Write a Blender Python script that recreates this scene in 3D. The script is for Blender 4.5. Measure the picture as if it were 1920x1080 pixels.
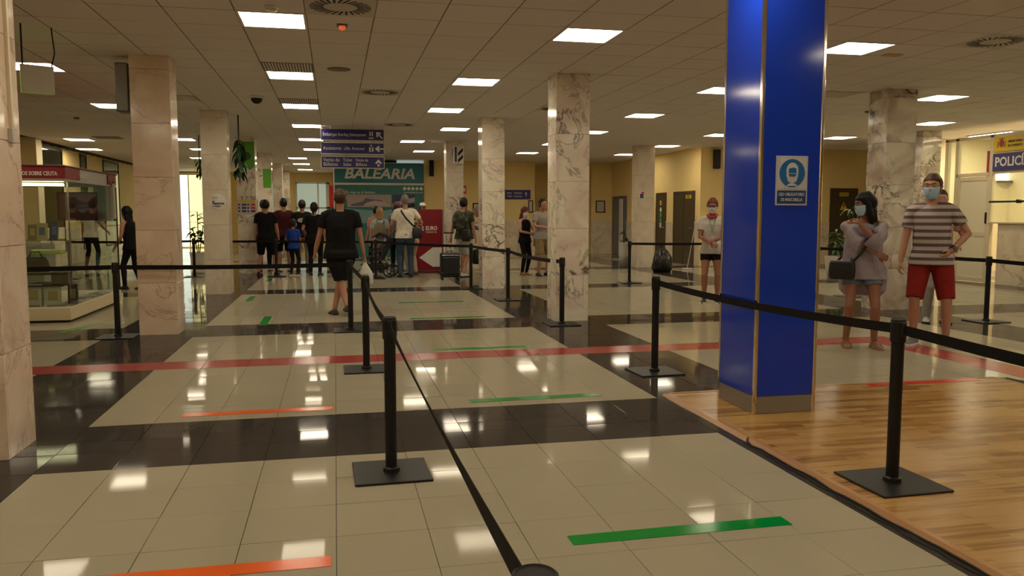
import bpy, math, random
from mathutils import Vector, Matrix
random.seed(7)
PI = math.pi
S = bpy.context.scene
COL = S.collection
for o in list(bpy.data.objects): bpy.data.objects.remove(o)

# ------------------------------------------------------------------ camera
cd = bpy.data.cameras.new('camera'); cam = bpy.data.objects.new('camera', cd); COL.objects.link(cam)
cam.location = (0, 0, 1.38)
cam.rotation_euler = (math.radians(90 - 5.17), 0, math.radians(-12.233))
cd.sensor_width = 36; cd.lens = 36 * 1525 / 1920; cd.clip_start = 0.05; cd.clip_end = 200
S.camera = cam
# ------------------------------------------------------------------ world, light and exposure
w = bpy.data.worlds.new('world'); S.world = w; w.use_nodes = True
w.node_tree.nodes['Background'].inputs[0].default_value = (0.30, 0.24, 0.16, 1)
w.node_tree.nodes['Background'].inputs[1].default_value = 0.05
PANEL_COLOR = (0.94, 0.80, 0.585); PANEL_STRENGTH = 20.0
S.view_settings.view_transform = 'Standard'; S.view_settings.look = 'None'
S.view_settings.gamma = 1; S.view_settings.use_curve_mapping = False
S.view_settings.exposure = 0.0
S.cycles.max_bounces = 8; S.cycles.diffuse_bounces = 4; S.cycles.glossy_bounces = 4; S.cycles.transparent_max_bounces = 12
CEIL = 3.15

# ------------------------------------------------------------------ materials
MATS = {}
def nodes(m): return m.node_tree.nodes, m.node_tree.links
def mat(name, col, rough=0.6, metal=0.0, emit=None, es=0.0, spec=0.5, noise=0.0, nscale=20.0, bump=0.0):
    if name in MATS: return MATS[name]
    m = bpy.data.materials.new(name); m.use_nodes = True; MATS[name] = m
    N, L = nodes(m); b = N['Principled BSDF']
    b.inputs['Base Color'].default_value = (*col, 1); b.inputs['Roughness'].default_value = rough
    b.inputs['Metallic'].default_value = metal; b.inputs['Specular IOR Level'].default_value = spec
    if emit: b.inputs['Emission Color'].default_value = (*emit, 1); b.inputs['Emission Strength'].default_value = es
    if noise or bump:
        g = N.new('ShaderNodeTexCoord'); t = N.new('ShaderNodeTexNoise'); t.inputs['Scale'].default_value = nscale
        t.inputs['Detail'].default_value = 4; L.new(g.outputs['Object'], t.inputs['Vector'])
        if noise:
            x = N.new('ShaderNodeMixRGB'); x.blend_type = 'MULTIPLY'; x.inputs[0].default_value = 1
            r = N.new('ShaderNodeMapRange'); r.inputs[1].default_value = 0.3; r.inputs[2].default_value = 0.7
            r.inputs[3].default_value = 1 - noise; r.inputs[4].default_value = 1 + noise
            L.new(t.outputs[0], r.inputs[0]); x.inputs[1].default_value = (*col, 1)
            L.new(r.outputs[0], x.inputs[2]); L.new(x.outputs[0], b.inputs['Base Color'])
        if bump:
            bp = N.new('ShaderNodeBump'); bp.inputs['Strength'].default_value = bump; bp.inputs['Distance'].default_value = 0.01
            L.new(t.outputs[0], bp.inputs['Height']); L.new(bp.outputs[0], b.inputs['Normal'])
    return m
def srgb(r, g, b):
    f = lambda c: ((c / 255 + 0.055) / 1.055) ** 2.4 if c > 10 else c / 255 / 12.92
    return (f(r), f(g), f(b))
def ramp(N, pts):
    r = N.new('ShaderNodeValToRGB'); e = r.color_ramp.elements
    e[0].position, e[0].color = pts[0][0], (*pts[0][1], 1); e[1].position, e[1].color = pts[-1][0], (*pts[-1][1], 1)
    for p, c in pts[1:-1]:
        k = e.new(p); k.color = (*c, 1)
    return r
def marble(name, base, tint, vein, vscale=1.1, vw=0.018, amount=0.8, rough=0.12):
    m = bpy.data.materials.new(name); m.use_nodes = True; MATS[name] = m
    N, L = nodes(m); b = N['Principled BSDF']; b.inputs['Roughness'].default_value = rough; base = tuple(min(.88, c*k_) for c, k_ in zip(base, (1.42, 1.44, 1.5))); tint = tuple(min(.88, c*k_) for c, k_ in zip(tint, (1.42, 1.44, 1.5)))
    geo = N.new('ShaderNodeNewGeometry'); oi = N.new('ShaderNodeObjectInfo')
    off = N.new('ShaderNodeVectorMath'); off.operation = 'MULTIPLY_ADD'
    cmb = N.new('ShaderNodeCombineXYZ')
    for k in range(3): L.new(oi.outputs['Random'], cmb.inputs[k])
    L.new(cmb.outputs[0], off.inputs[0]); off.inputs[1].default_value = (37, 71, 53); L.new(geo.outputs['Position'], off.inputs[2])
    n1 = N.new('ShaderNodeTexNoise'); n1.inputs['Scale'].default_value = vscale; n1.inputs['Detail'].default_value = 7
    n1.inputs['Roughness'].default_value = 0.62; n1.inputs['Distortion'].default_value = 1.3
    L.new(off.outputs[0], n1.inputs['Vector'])
    g0 = (0, 0, 0); g1 = (1, 1, 1)
    r1 = ramp(N, [(0.0, g0), (0.5 - vw * 2, g0), (0.5, g1), (0.5 + vw, g0), (1, g0)]); L.new(n1.outputs[0], r1.inputs[0])
    n2 = N.new('ShaderNodeTexNoise'); n2.inputs['Scale'].default_value = 1.3; n2.inputs['Detail'].default_value = 3
    L.new(off.outputs[0], n2.inputs['Vector'])
    r2 = ramp(N, [(0.40, g0), (0.62, g1)]); L.new(n2.outputs[0], r2.inputs[0])
    mu = N.new('ShaderNodeMath'); mu.operation = 'MULTIPLY'; L.new(r1.outputs[0], mu.inputs[0]); L.new(r2.outputs[0], mu.inputs[1])
    mu2 = N.new('ShaderNodeMath'); mu2.operation = 'MULTIPLY'; L.new(mu.outputs[0], mu2.inputs[0]); mu2.inputs[1].default_value = amount
    n3 = N.new('ShaderNodeTexNoise'); n3.inputs['Scale'].default_value = 2.3; n3.inputs['Detail'].default_value = 6
    n3.inputs['Distortion'].default_value = 0.8; L.new(off.outputs[0], n3.inputs['Vector'])
    r3 = ramp(N, [(0.33, base), (0.66, tint)]); L.new(n3.outputs[0], r3.inputs[0])
    mx = N.new('ShaderNodeMixRGB'); L.new(mu2.outputs[0], mx.inputs[0]); L.new(r3.outputs[0], mx.inputs[1]); mx.inputs[2].default_value = (*vein, 1)
    L.new(mx.outputs[0], b.inputs['Base Color'])
    return m
MARB_WARM = marble('marble warm', (0.60, 0.50, 0.38), (0.50, 0.37, 0.27), (0.25, 0.13, 0.08), 0.9, 0.012, 0.55)
MARB_GREY = marble('marble plain', (0.56, 0.49, 0.38), (0.48, 0.40, 0.30), (0.20, 0.16, 0.11), 1.3, 0.008, 0.35)
MARB_VEIN = marble('marble veined', (0.66, 0.58, 0.46), (0.52, 0.42, 0.34), (0.03, 0.025, 0.02), 2.0, 0.020, 1.0)
MARB_BLOT = marble('marble blotched', (0.66, 0.58, 0.46), (0.34, 0.26, 0.20), (0.03, 0.028, 0.02), 2.1, 0.024, 1.0)
MARB_WALL = marble('marble wainscot', (0.58, 0.50, 0.36), (0.48, 0.40, 0.28), (0.12, 0.10, 0.07), 1.8, 0.012, 0.6, 0.2)
def tile_mat(name, col, var, rough, grain=60):
    m = bpy.data.materials.new(name); m.use_nodes = True; MATS[name] = m
    N, L = nodes(m); b = N['Principled BSDF']
    b.inputs['Roughness'].default_value = rough
    geo = N.new('ShaderNodeNewGeometry'); oi = N.new('ShaderNodeObjectInfo')
    n = N.new('ShaderNodeTexNoise'); n.inputs['Scale'].default_value = grain; n.inputs['Detail'].default_value = 3; L.new(geo.outputs['Position'], n.inputs['Vector'])
    n2 = N.new('ShaderNodeTexNoise'); n2.inputs['Scale'].default_value = 1.7; L.new(geo.outputs['Position'], n2.inputs['Vector'])
    ad = N.new('ShaderNodeMath'); ad.operation = 'ADD'; L.new(n.outputs[0], ad.inputs[0]); L.new(n2.outputs[0], ad.inputs[1])
    ad2 = N.new('ShaderNodeMath'); ad2.operation = 'MULTIPLY_ADD'; L.new(oi.outputs['Random'], ad2.inputs[0]); ad2.inputs[1].default_value = 0.5; L.new(ad.outputs[0], ad2.inputs[2])
    r = N.new('ShaderNodeMapRange'); r.inputs[1].default_value = 0.6; r.inputs[2].default_value = 1.9; r.inputs[3].default_value = 1 - var; r.inputs[4].default_value = 1 + var
    L.new(ad2.outputs[0], r.inputs[0])
    x = N.new('ShaderNodeMixRGB'); x.blend_type = 'MULTIPLY'; x.inputs[0].default_value = 1; x.inputs[1].default_value = (*col, 1)
    L.new(r.outputs[0], x.inputs[2]); L.new(x.outputs[0], b.inputs['Base Color'])
    rr = N.new('ShaderNodeMapRange'); rr.inputs[1].default_value = 0.3; rr.inputs[2].default_value = 0.7; rr.inputs[3].default_value = rough * 0.7; rr.inputs[4].default_value = rough * 1.3
    L.new(n2.outputs[0], rr.inputs[0]); L.new(rr.outputs[0], b.inputs['Roughness'])
    return m
T_LIGHT = tile_mat('light floor tile', (0.37, 0.335, 0.245), 0.05, 0.055)
T_DARK = tile_mat('dark floor tile', (0.053, 0.046, 0.041), 0.10, 0.055)
for m_, sp_ in ((T_LIGHT, 0.022), (T_DARK, 0.038)): m_.node_tree.nodes['Principled BSDF'].inputs['Specular IOR Level'].default_value = sp_
T_RED = tile_mat('red band tile', (0.34, 0.055, 0.05), 0.08, 0.16); T_RED.node_tree.nodes['Principled BSDF'].inputs['Specular IOR Level'].default_value = 0.08
GROUT = mat('grout', (0.055, 0.045, 0.035), 0.8)
CEILM = tile_mat('ceiling tile', (0.80, 0.745, 0.70), 0.03, 0.7, 160)
CEILM.node_tree.nodes['Principled BSDF'].inputs['Specular IOR Level'].default_value = 0.3
CEILB = mat('ceiling grid', (0.16, 0.12, 0.085), 0.5)
YEL = mat('yellow wall paint', (0.86, 0.66, 0.28), 0.65, noise=0.03, nscale=3, bump=0.02)
CREAM = mat('cream trim', (0.72, 0.62, 0.42), 0.4)
PALE = mat('pale cream wall', (0.78, 0.68, 0.46), 0.6)
WHITE = mat('white paint', (0.78, 0.74, 0.66), 0.45)
ALU = mat('brushed aluminium', (0.52, 0.49, 0.44), 0.28, 0.9)
CHROME = mat('chrome', (0.72, 0.66, 0.58), 0.12, 1.0)
BLK = mat('black powder coat', (0.009, 0.008, 0.008), 0.42, spec=0.3)
BLKR = mat('black rubber', (0.010, 0.010, 0.010), 0.65)
BELT = mat('black woven belt', (0.010, 0.008, 0.008), 0.75, spec=0.15, bump=0.3, nscale=300)
BLUE = mat('blue laminate', (0.007, 0.048, 0.56), 0.10, spec=0.5)
KICK = mat('grey kick plate', (0.28, 0.26, 0.23), 0.35, 0.3)
GREEN = mat('green floor tape', (0.0, 0.25, 0.025), 0.16, spec=0.12)
ORANGE = mat('orange floor tape', (0.80, 0.13, 0.02), 0.16, spec=0.12)
REDT = mat('red floor tape', (0.60, 0.03, 0.02), 0.2, spec=0.12)
DOORB = mat('dark brown door', (0.075, 0.055, 0.030), 0.35, noise=0.15, nscale=6)
DOORG = mat('grey door', (0.16, 0.16, 0.17), 0.4)
SIGNB = mat('sign blue', (0.022, 0.018, 0.16), 0.35)
SIGNW = mat('sign white', (0.80, 0.78, 0.74), 0.5)
SIGNP = mat('sign purple blue', (0.055, 0.05, 0.19), 0.35)
SIGNY = mat('sign yellow', (0.72, 0.50, 0.02), 0.4)
TEAL = mat('teal panel', (0.0, 0.17, 0.21), 0.35)
TEALD = mat('deep teal panel', (0.02, 0.17, 0.15), 0.35)
REDP = mat('red panel', (0.24, 0.004, 0.016), 0.3)
LREDP = mat('bright red panel', (0.75, 0.02, 0.02), 0.35)
LAMP = mat('lamp diffuser', (0.9, 0.9, 0.9), 0.5, emit=PANEL_COLOR, es=PANEL_STRENGTH)
TUBE = mat('tube lamp', (0.9, 0.9, 0.9), 0.5, emit=(1, 0.9, 0.55), es=7)
BRIGHT = mat('lit wall glow pane', (0.8, 0.8, 0.7), 0.4, emit=(1.0, 0.86, 0.36), es=1.5)  # emission stands in for a strongly lit yellow wall
BRIGHTW = mat('daylit pane', (0.8, 0.8, 0.7), 0.4, emit=(0.9, 1.0, 0.85), es=1.5)
PANE = mat('dull office pane', (0.45, 0.52, 0.45), 0.2, emit=(0.6, 0.75, 0.6), es=0.35)
DARKW = mat('dark strip glass', (0.012, 0.02, 0.012), 0.04)
LEAF = mat('leaf green', (0.022, 0.065, 0.018), 0.45, noise=0.4, nscale=9)
LEAFB = mat('fresh leaf green', (0.07, 0.17, 0.03), 0.45, noise=0.3, nscale=9)
POTW = mat('white pot', (0.62, 0.58, 0.50), 0.4)
TERRA = mat('terracotta', (0.35, 0.06, 0.04), 0.5)
SOIL = mat('soil', (0.03, 0.02, 0.012), 0.9)
WOODF = mat('wood frame', (0.10, 0.03, 0.015), 0.4)
PAPER = mat('paper', (0.60, 0.56, 0.48), 0.6)
SILVER = mat('silver trim', (0.55, 0.52, 0.48), 0.35, 0.6)
def glass_mat():
    m = bpy.data.materials.new('clear glass'); m.use_nodes = True; MATS['clear glass'] = m
    N, L = nodes(m); N.remove(N['Principled BSDF']); out = N['Material Output']
    t = N.new('ShaderNodeBsdfTransparent'); t.inputs[0].default_value = (0.90, 0.94, 0.90, 1)
    g = N.new('ShaderNodeBsdfGlossy'); g.inputs['Roughness'].default_value = 0.02
    lw = N.new('ShaderNodeLayerWeight'); lw.inputs[0].default_value = 0.5
    pw = N.new('ShaderNodeMath'); pw.operation = 'POWER'; pw.inputs[1].default_value = 4; L.new(lw.outputs['Facing'], pw.inputs[0])
    f = N.new('ShaderNodeMath'); f.operation = 'MULTIPLY_ADD'; L.new(pw.outputs[0], f.inputs[0]); f.inputs[1].default_value = 0.7; f.inputs[2].default_value = 0.035
    x = N.new('ShaderNodeMixShader'); L.new(f.outputs[0], x.inputs[0]); L.new(t.outputs[0], x.inputs[1]); L.new(g.outputs[0], x.inputs[2]); L.new(x.outputs[0], out.inputs[0])
    return m
GLASS = glass_mat()
def wood_mat():
    m = bpy.data.materials.new('laminate wood'); m.use_nodes = True; MATS['laminate wood'] = m
    N, L = nodes(m); b = N['Principled BSDF']; b.inputs['Roughness'].default_value = 0.24; b.inputs['Specular IOR Level'].default_value = 0.22
    geo = N.new('ShaderNodeNewGeometry'); oi = N.new('ShaderNodeObjectInfo')
    br = N.new('ShaderNodeTexBrick'); br.inputs['Scale'].default_value = 1.0; br.inputs['Brick Width'].default_value = 0.42
    br.inputs['Row Height'].default_value = 0.0633; br.inputs['Mortar Size'].default_value = 0.0008; br.offset = 0.37; br.inputs['Bias'].default_value = 0
    br.inputs['Color1'].default_value = (0, 0, 0, 1); br.inputs['Color2'].default_value = (1, 1, 1, 1); br.inputs['Mortar'].default_value = (0.2, 0.2, 0.2, 1)
    L.new(geo.outputs['Position'], br.inputs['Vector'])
    mp = N.new('ShaderNodeMapping'); mp.inputs['Scale'].default_value = (1.9, 30, 1); L.new(geo.outputs['Position'], mp.inputs[0])
    n = N.new('ShaderNodeTexNoise'); n.inputs['Scale'].default_value = 1.5; n.inputs['Detail'].default_value = 5; n.inputs['Distortion'].default_value = 0.4
    L.new(mp.outputs[0], n.inputs['Vector'])
    a = N.new('ShaderNodeMath'); a.operation = 'MULTIPLY_ADD'; L.new(br.outputs['Color'], a.inputs[0]); a.inputs[1].default_value = 0.55; L.new(n.outputs[0], a.inputs[2])
    a2 = N.new('ShaderNodeMath'); a2.operation = 'MULTIPLY_ADD'; L.new(oi.outputs['Random'], a2.inputs[0]); a2.inputs[1].default_value = 0.25; L.new(a.outputs[0], a2.inputs[2])
    r = ramp(N, [(0.35, (0.15, 0.065, 0.010)), (0.6, (0.255, 0.125, 0.024)), (0.8, (0.33, 0.170, 0.038)), (1.05, (0.43, 0.25, 0.075))]); L.new(a2.outputs[0], r.inputs[0]); L.new(r.outputs[0], b.inputs['Base Color'])
    return m
WOOD = wood_mat()
WOODE = mat('wood edge profile', (0.42, 0.22, 0.09), 0.25)

# ------------------------------------------------------------------ mesh builder
class MB:
    def __init__(s): s.v = []; s.f = []
    def add(s, v, f):
        n = len(s.v); s.v += [tuple(p) for p in v]; s.f += [tuple(i + n for i in q) for q in f]; return s
    def box(s, x0, x1, y0, y1, z0, z1):
        return s.add([(x0,y0,z0),(x1,y0,z0),(x1,y1,z0),(x0,y1,z0),(x0,y0,z1),(x1,y0,z1),(x1,y1,z1),(x0,y1,z1)],
                     [(0,3,2,1),(4,5,6,7),(0,1,5,4),(1,2,6,5),(2,3,7,6),(3,0,4,7)])
    def cbox(s, x0, x1, y0, y1, z0, z1, c=0.003):
        X = (x0, x1); Y = (y0, y1); Z = (z0, z1); idx = {}; v = []
        for i in (0, 1):
            for j in (0, 1):
                for k in (0, 1):
                    p = (X[i], Y[j], Z[k]); d = (c if not i else -c, c if not j else -c, c if not k else -c)
                    for a in range(3):   # vertex lying on the face of axis a
                        q = [p[t] + (0 if t == a else d[t]) for t in range(3)]
                        idx[i, j, k, a] = len(v); v.append(tuple(q))
        f = []
        f += [(idx[0,0,0,0],idx[0,0,1,0],idx[0,1,1,0],idx[0,1,0,0]), (idx[1,0,0,0],idx[1,1,0,0],idx[1,1,1,0],idx[1,0,1,0])]
        f += [(idx[0,0,0,1],idx[1,0,0,1],idx[1,0,1,1],idx[0,0,1,1]), (idx[0,1,0,1],idx[0,1,1,1],idx[1,1,1,1],idx[1,1,0,1])]
        f += [(idx[0,0,0,2],idx[0,1,0,2],idx[1,1,0,2],idx[1,0,0,2]), (idx[0,0,1,2],idx[1,0,1,2],idx[1,1,1,2],idx[0,1,1,2])]
        for j in (0, 1):
            for k in (0, 1): f.append((idx[0,j,k,1],idx[1,j,k,1],idx[1,j,k,2],idx[0,j,k,2]))
        for i in (0, 1):
            for k in (0, 1): f.append((idx[i,0,k,0],idx[i,1,k,0],idx[i,1,k,2],idx[i,0,k,2]))
        for i in (0, 1):
            for j in (0, 1):
                f.append((idx[i,j,0,0],idx[i,j,1,0],idx[i,j,1,1],idx[i,j,0,1]))
                for k in (0, 1): f.append((idx[i,j,k,0],idx[i,j,k,1],idx[i,j,k,2]))
        return s.add(v, f)
    def tube(s, pts, rad, n=8, flat=None, side=None, cap=True):
        """tube through pts; flat = ratio of the second radius; side = direction of the first radius"""
        pts = [Vector(p) for p in pts]; k = len(pts)
        if not hasattr(rad, '__len__'): rad = [rad] * k
        t0 = (pts[1] - pts[0]).normalized()
        u = Vector(side) if side else (Vector((1, 0, 0)) if abs(t0.x) < 0.8 else Vector((0, 1, 0)))
        v = []; f = []
        for i, p in enumerate(pts):
            t = ((pts[min(i + 1, k - 1)] - pts[i]).normalized() + (pts[i] - pts[max(i - 1, 0)]).normalized())
            t = t.normalized() if t.length > 1e-6 else t0
            u = (u - t * u.dot(t)).normalized(); b = t.cross(u)
            fl = flat if flat else 1.0
            for j in range(n):
                a = 2 * PI * j / n
                v.append(p + u * math.cos(a) * rad[i] + b * math.sin(a) * rad[i] * fl)
        for i in range(k - 1):
            for j in range(n): f.append((i*n+j, i*n+(j+1)%n, (i+1)*n+(j+1)%n, (i+1)*n+j))
        if cap: f.append(tuple(range(n - 1, -1, -1))); f.append(tuple((k-1)*n + j for j in range(n)))
        return s.add(v, f)
    def loft(s, rings, n=16, p=2.0, T=None):
        """horizontal superellipse rings (cx, cy, z, rx, ry)"""
        v = []; f = []
        for (cx, cy, z, rx, ry) in rings:
            for j in range(n):
                a = 2 * PI * j / n; c = math.cos(a); q = math.sin(a)
                x = cx + rx * math.copysign(abs(c) ** (2 / p), c); y = cy + ry * math.copysign(abs(q) ** (2 / p), q)
                P = Vector((x, y, z)); v.append(T(P) if T else P)
        k = len(rings)
        for i in range(k - 1):
            for j in range(n): f.append((i*n+j, i*n+(j+1)%n, (i+1)*n+(j+1)%n, (i+1)*n+j))
        f.append(tuple(range(n - 1, -1, -1))); f.append(tuple((k-1)*n + j for j in range(n)))
        return s.add(v, f)
    def lathe(s, prof, n=24, c=(0, 0, 0)):
        return s.loft([(c[0], c[1], c[2] + z, r, r) for r, z in prof], n)
    def ell(s, c, r, n=12, m=8, R=None):
        v = []; f = []
        for i in range(m + 1):
            t = PI * i / m
            for j in range(n):
                a = 2 * PI * j / n
                P = Vector((r[0]*math.sin(t)*math.cos(a), r[1]*math.sin(t)*math.sin(a), -r[2]*math.cos(t)))
                if R: P = R @ P
                v.append(P + Vector(c))
        for i in range(m):
            for j in range(n): f.append((i*n+j, i*n+(j+1)%n, (i+1)*n+(j+1)%n, (i+1)*n+j))
        return s.add(v, f)
    def prism(s, poly, y0, y1, plane='xz', c=(0, 0, 0)):
        n = len(poly); v = []
        for y in (y0, y1):
            for a, b in poly:
                P = {'xz': (a, y, b), 'xy': (a, b, y), 'yz': (y, a, b)}[plane]
                v.append((P[0]+c[0], P[1]+c[1], P[2]+c[2]))
        f = [tuple(range(n)), tuple(range(2*n-1, n-1, -1))] + [(i, i+n, (i+1)%n+n, (i+1)%n) for i in range(n)]
        return s.add(v, f)
    def mesh(s, name, scale=1.0):
        me = bpy.data.meshes.new(name)
        me.from_pydata([(x*scale, y*scale, z*scale) for x, y, z in s.v] if scale != 1.0 else s.v, [], s.f)
        me.validate(); me.update(); return me
def mkobj(name, me, m=None, parent=None, loc=(0, 0, 0), rot=None, smooth=False):
    if m is not None and len(me.materials) == 0: me.materials.append(m)
    if smooth:
        for p in me.polygons: p.use_smooth = True
    o = bpy.data.objects.new(name, me); COL.objects.link(o); o.location = loc
    if rot: o.rotation_euler = rot
    if parent: o.parent = parent
    return o
def B(name, mb, m, parent=None, loc=(0, 0, 0), rot=None, smooth=False, scale=1.0):
    me = mb.mesh(name, scale)
    bm_fix(me)
    return mkobj(name, me, m, parent, loc, rot, smooth)
import bmesh
def bm_fix(me):
    bm = bmesh.new(); bm.from_mesh(me); bmesh.ops.recalc_face_normals(bm, faces=bm.faces); bm.to_mesh(me); bm.free()
def tag(o, label, cat, group=None):
    o['label'] = label; o['category'] = cat
    if group: o['group'] = group
    return o
def thing(name, label, cat, loc=(0, 0, 0), rz=0.0, group=None):
    o = bpy.data.objects.new(name, None); COL.objects.link(o); o.location = loc; o.rotation_euler = (0, 0, rz)
    o.empty_display_size = 0.1
    return tag(o, label, cat, group)
def struct(name, mb, m, loc=(0, 0, 0)):
    o = B(name, mb, m, None, loc); o['kind'] = 'structure'; return o
def copy_tree(o, parent=None):
    c = o.copy(); COL.objects.link(c); c.parent = parent
    for ch in o.children: copy_tree(ch, c)
    return c
def text(body, size, loc, rot, m, parent, name='lettering', ext=0.002, align='LEFT', width=None, shear=0.0, off=0.0):
    cu = bpy.data.curves.new(name, 'FONT'); cu.body = body; cu.size = size; cu.extrude = ext; cu.align_x = align; cu.align_y = 'CENTER'
    cu.shear = shear; cu.offset = off; cu.resolution_u = 2
    t = bpy.data.objects.new(name, cu); COL.objects.link(t)
    bpy.context.view_layer.update()
    me = bpy.data.meshes.new_from_object(t); bpy.data.objects.remove(t)
    if width:
        xs = [v.co.x for v in me.vertices]; w0 = max(xs) - min(xs)
        for v in me.vertices: v.co.x *= width / w0
    return mkobj(name, me, m, parent, loc, rot)
RF = (PI/2, 0, 0)            # lettering that faces the camera (towards -Y)
RR = (PI/2, 0, -PI/2)        # lettering on a wall that faces -X

# ================================================================== FLOOR
fl = MB().box(-7.5, 17, -6, 36.2, -0.15, -0.006)
floor = struct('floor', fl, GROUT)
def xsegs():
    out = []; x = -7.45
    while x < 17:
        for w, n, dark in ((0.95, 2, 1), (3.95, 10, 0)):
            for k in range(n): out.append((x + w*k/n, x + w*(k+1)/n, dark))
            x += w + 0.03 * 0
    return out
def ysegs():
    out = []
    bands = [(-5.25, -4.3), (-0.3, 0.67), (4.67, 5.67), (9.65, 10.60), (14.65, 15.45), (19.6, 20.5), (24.6, 25.5), (29.6, 30.5)]
    for i, (a, b) in enumerate(bands):
        d = b - a
        out += [(a, a+0.36*d, 1), (a+0.36*d, a+0.6*d, 1), (a+0.6*d, b, 1)]
        nx = bands[i+1][0] if i+1 < len(bands) else 36
        n = max(1, round((nx-b)/0.4))
        out += [(b+(nx-b)*k/n, b+(nx-b)*(k+1)/n, 0) for k in range(n)]
    return out
XS = [s for s in xsegs()]; YS = ysegs()
def in_view(x, y, z):
    d = Vector((x, y, z - 1.38)); cy, sy = math.cos(math.radians(12.233)), math.sin(math.radians(12.233))
    u = x*cy - y*sy; v = x*sy + y*cy; cp, sp = math.cos(math.radians(5.17)), math.sin(math.radians(5.17))
    dz = d.z; f = v*cp - dz*sp; h = v*sp + dz*cp
    if f < 0.3: return None
    px = 960 + 1525*u/f; py = 540 - 1525*h/f
    return (px, py, f) if -60 < px < 1980 and -60 < py < 1140 else None
HIDE = [(-2.3, -1.8, 4.95, 5.45)]
tiles = []
for (x0, x1, dx) in XS:
    for (y0, y1, dy) in YS:
        xc, yc = (x0+x1)/2, (y0+y1)/2
        if y1 > 36.1 or x1 > 17: continue
        kind = 'd' if (dx or dy) else 'l'
        if 7.6 < yc < 8.05 and -7 < xc < 5.95: kind = 'r'
        if 5.5 < xc < 5.95 and 5.6 < yc < 8.05: kind = 'r'
        if 2.46 < xc < 5.4 and yc < 5.7 and x0 > 2.4 and x1 < 5.45: continue      # under the wooden platform
        q = in_view(xc, yc, 0); area = 0
        if q: area = (x1-x0)*(y1-y0)*1.38/q[2]**3
        tiles.append((area, x0, x1, y0, y1, kind))
tiles.sort(reverse=True)
MT = {'d': T_DARK, 'l': T_LIGHT, 'r': T_RED}
cache = {}; rest = {'d': MB(), 'l': MB(), 'r': MB()}
rt_ = random.Random(3)
for i, (a, x0, x1, y0, y1, k) in enumerate(tiles):
    w_, d_ = x1-x0, y1-y0; g = 0.0012
    tx, ty = rt_.gauss(0, 0.0022), rt_.gauss(0, 0.0022)
    if a > 0 and (i < 272 or (k == 'r' and -2.7 < (x0+x1)/2)) :
        key = (round(w_, 3), round(d_, 3), k)
        if key not in cache:
            me = MB().cbox(-w_/2+g, w_/2-g, -d_/2+g, d_/2-g, -0.010, 0, 0.0012).mesh('floor_tile'); bm_fix(me); me.materials.append(MT[k]); cache[key] = me
        o = mkobj('red_floor_tile' if k == 'r' else 'floor_tile', cache[key], None, floor, ((x0+x1)/2, (y0+y1)/2, 0))
        o.rotation_euler = (tx, ty, 0)
    else:
        m_ = rest[k]; n = len(m_.v); zz = lambda sx, sy: sx*tx*w_/2 + sy*ty*d_/2
        m_.add([(x0+g, y0+g, zz(-1,-1)), (x1-g, y0+g, zz(1,-1)), (x1-g, y1-g, zz(1,1)), (x0+g, y1-g, zz(-1,1)),
                (x0+g, y0+g, -.008), (x1-g, y0+g, -.008), (x1-g, y1-g, -.008), (x0+g, y1-g, -.008)],
               [(0,1,2,3), (4,5,1,0), (5,6,2,1), (6,7,3,2), (7,4,0,3)])
for k, nm in (('d', 'dark_floor_tiles'), ('l', 'light_floor_tiles'), ('r', 'red_floor_tiles')):
    if rest[k].v:
        me = rest[k].mesh(nm); me.materials.append(MT[k]); o = mkobj(nm, me, None, floor); o['kind'] = 'stuff'

# ================================================================== CEILING
cb = MB().box(-7.5, 17, -6, 36.2, CEIL+0.03, CEIL+0.2)
ceiling = struct('ceiling', cb, mat('plenum', (0.05, 0.04, 0.03), 0.9))
CX = lambda i: -0.82 + 0.6*i
CY = lambda j: 7.625 + 0.61*j
LCELL = {}
rows = {'above the left aisle': [(-5, 5, 0), (-5, 11.5, 0), (-5, 21, 0), (-5, 26.5, 0), (-6, 32, 0), (-9, 22, 0), (-10, 27, 0)],
        'above the queueing lane, left row': [(0, 0, 0), (0, 5, 0), (0, 10, 0), (0, 15, 0), (0, 20, 0), (0, 25.5, 0), (-1, 31, 0), (-1, 36, 0), (-1, 42, 0)],
        'above the queueing lane, right row': [(5, 0, 0), (4, 5, 0), (4, 10, 0), (5, 15, 0), (4, 20, 0), (5, 25, 0)],
        'above the right-hand aisle': [(10, 0, 0), (10, 5, 0), (10, 10, 0), (10, 15, 0), (10, 20, 0), (10, 25, 0)],
        'beside the police booth side': [(15, 0, 0), (16, 5, 0), (15, 10, 0), (15, 15, 0), (15, 20, 0), (15, 25, 0), (20, 10, 0), (20, 15, 0)],
        'behind the camera position': [(x, j, 0) for x in (-10, -5, 0, 5, 10, 15) for j in (-5, -10, -16)]}
used = {}
for r_, cells in rows.items():
    for (i, j, _) in cells: used[i, int(math.floor(j))] = 1
VENT = {(1, -1): 'r', (2, 7): 'r', (3, 14): 'r', (12, -1): 'r', (7, 9): 'r', (0, 4): 'g', (0, 9): 'g', (13, 5): 'g', (-3, 9): 'g'}
panel_me = MB().cbox(-0.2945, 0.2945, -0.2985, 0.2985, 0, 0.010, 0.002).mesh('ceiling_tile'); bm_fix(panel_me); panel_me.materials.append(CEILM)
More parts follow.
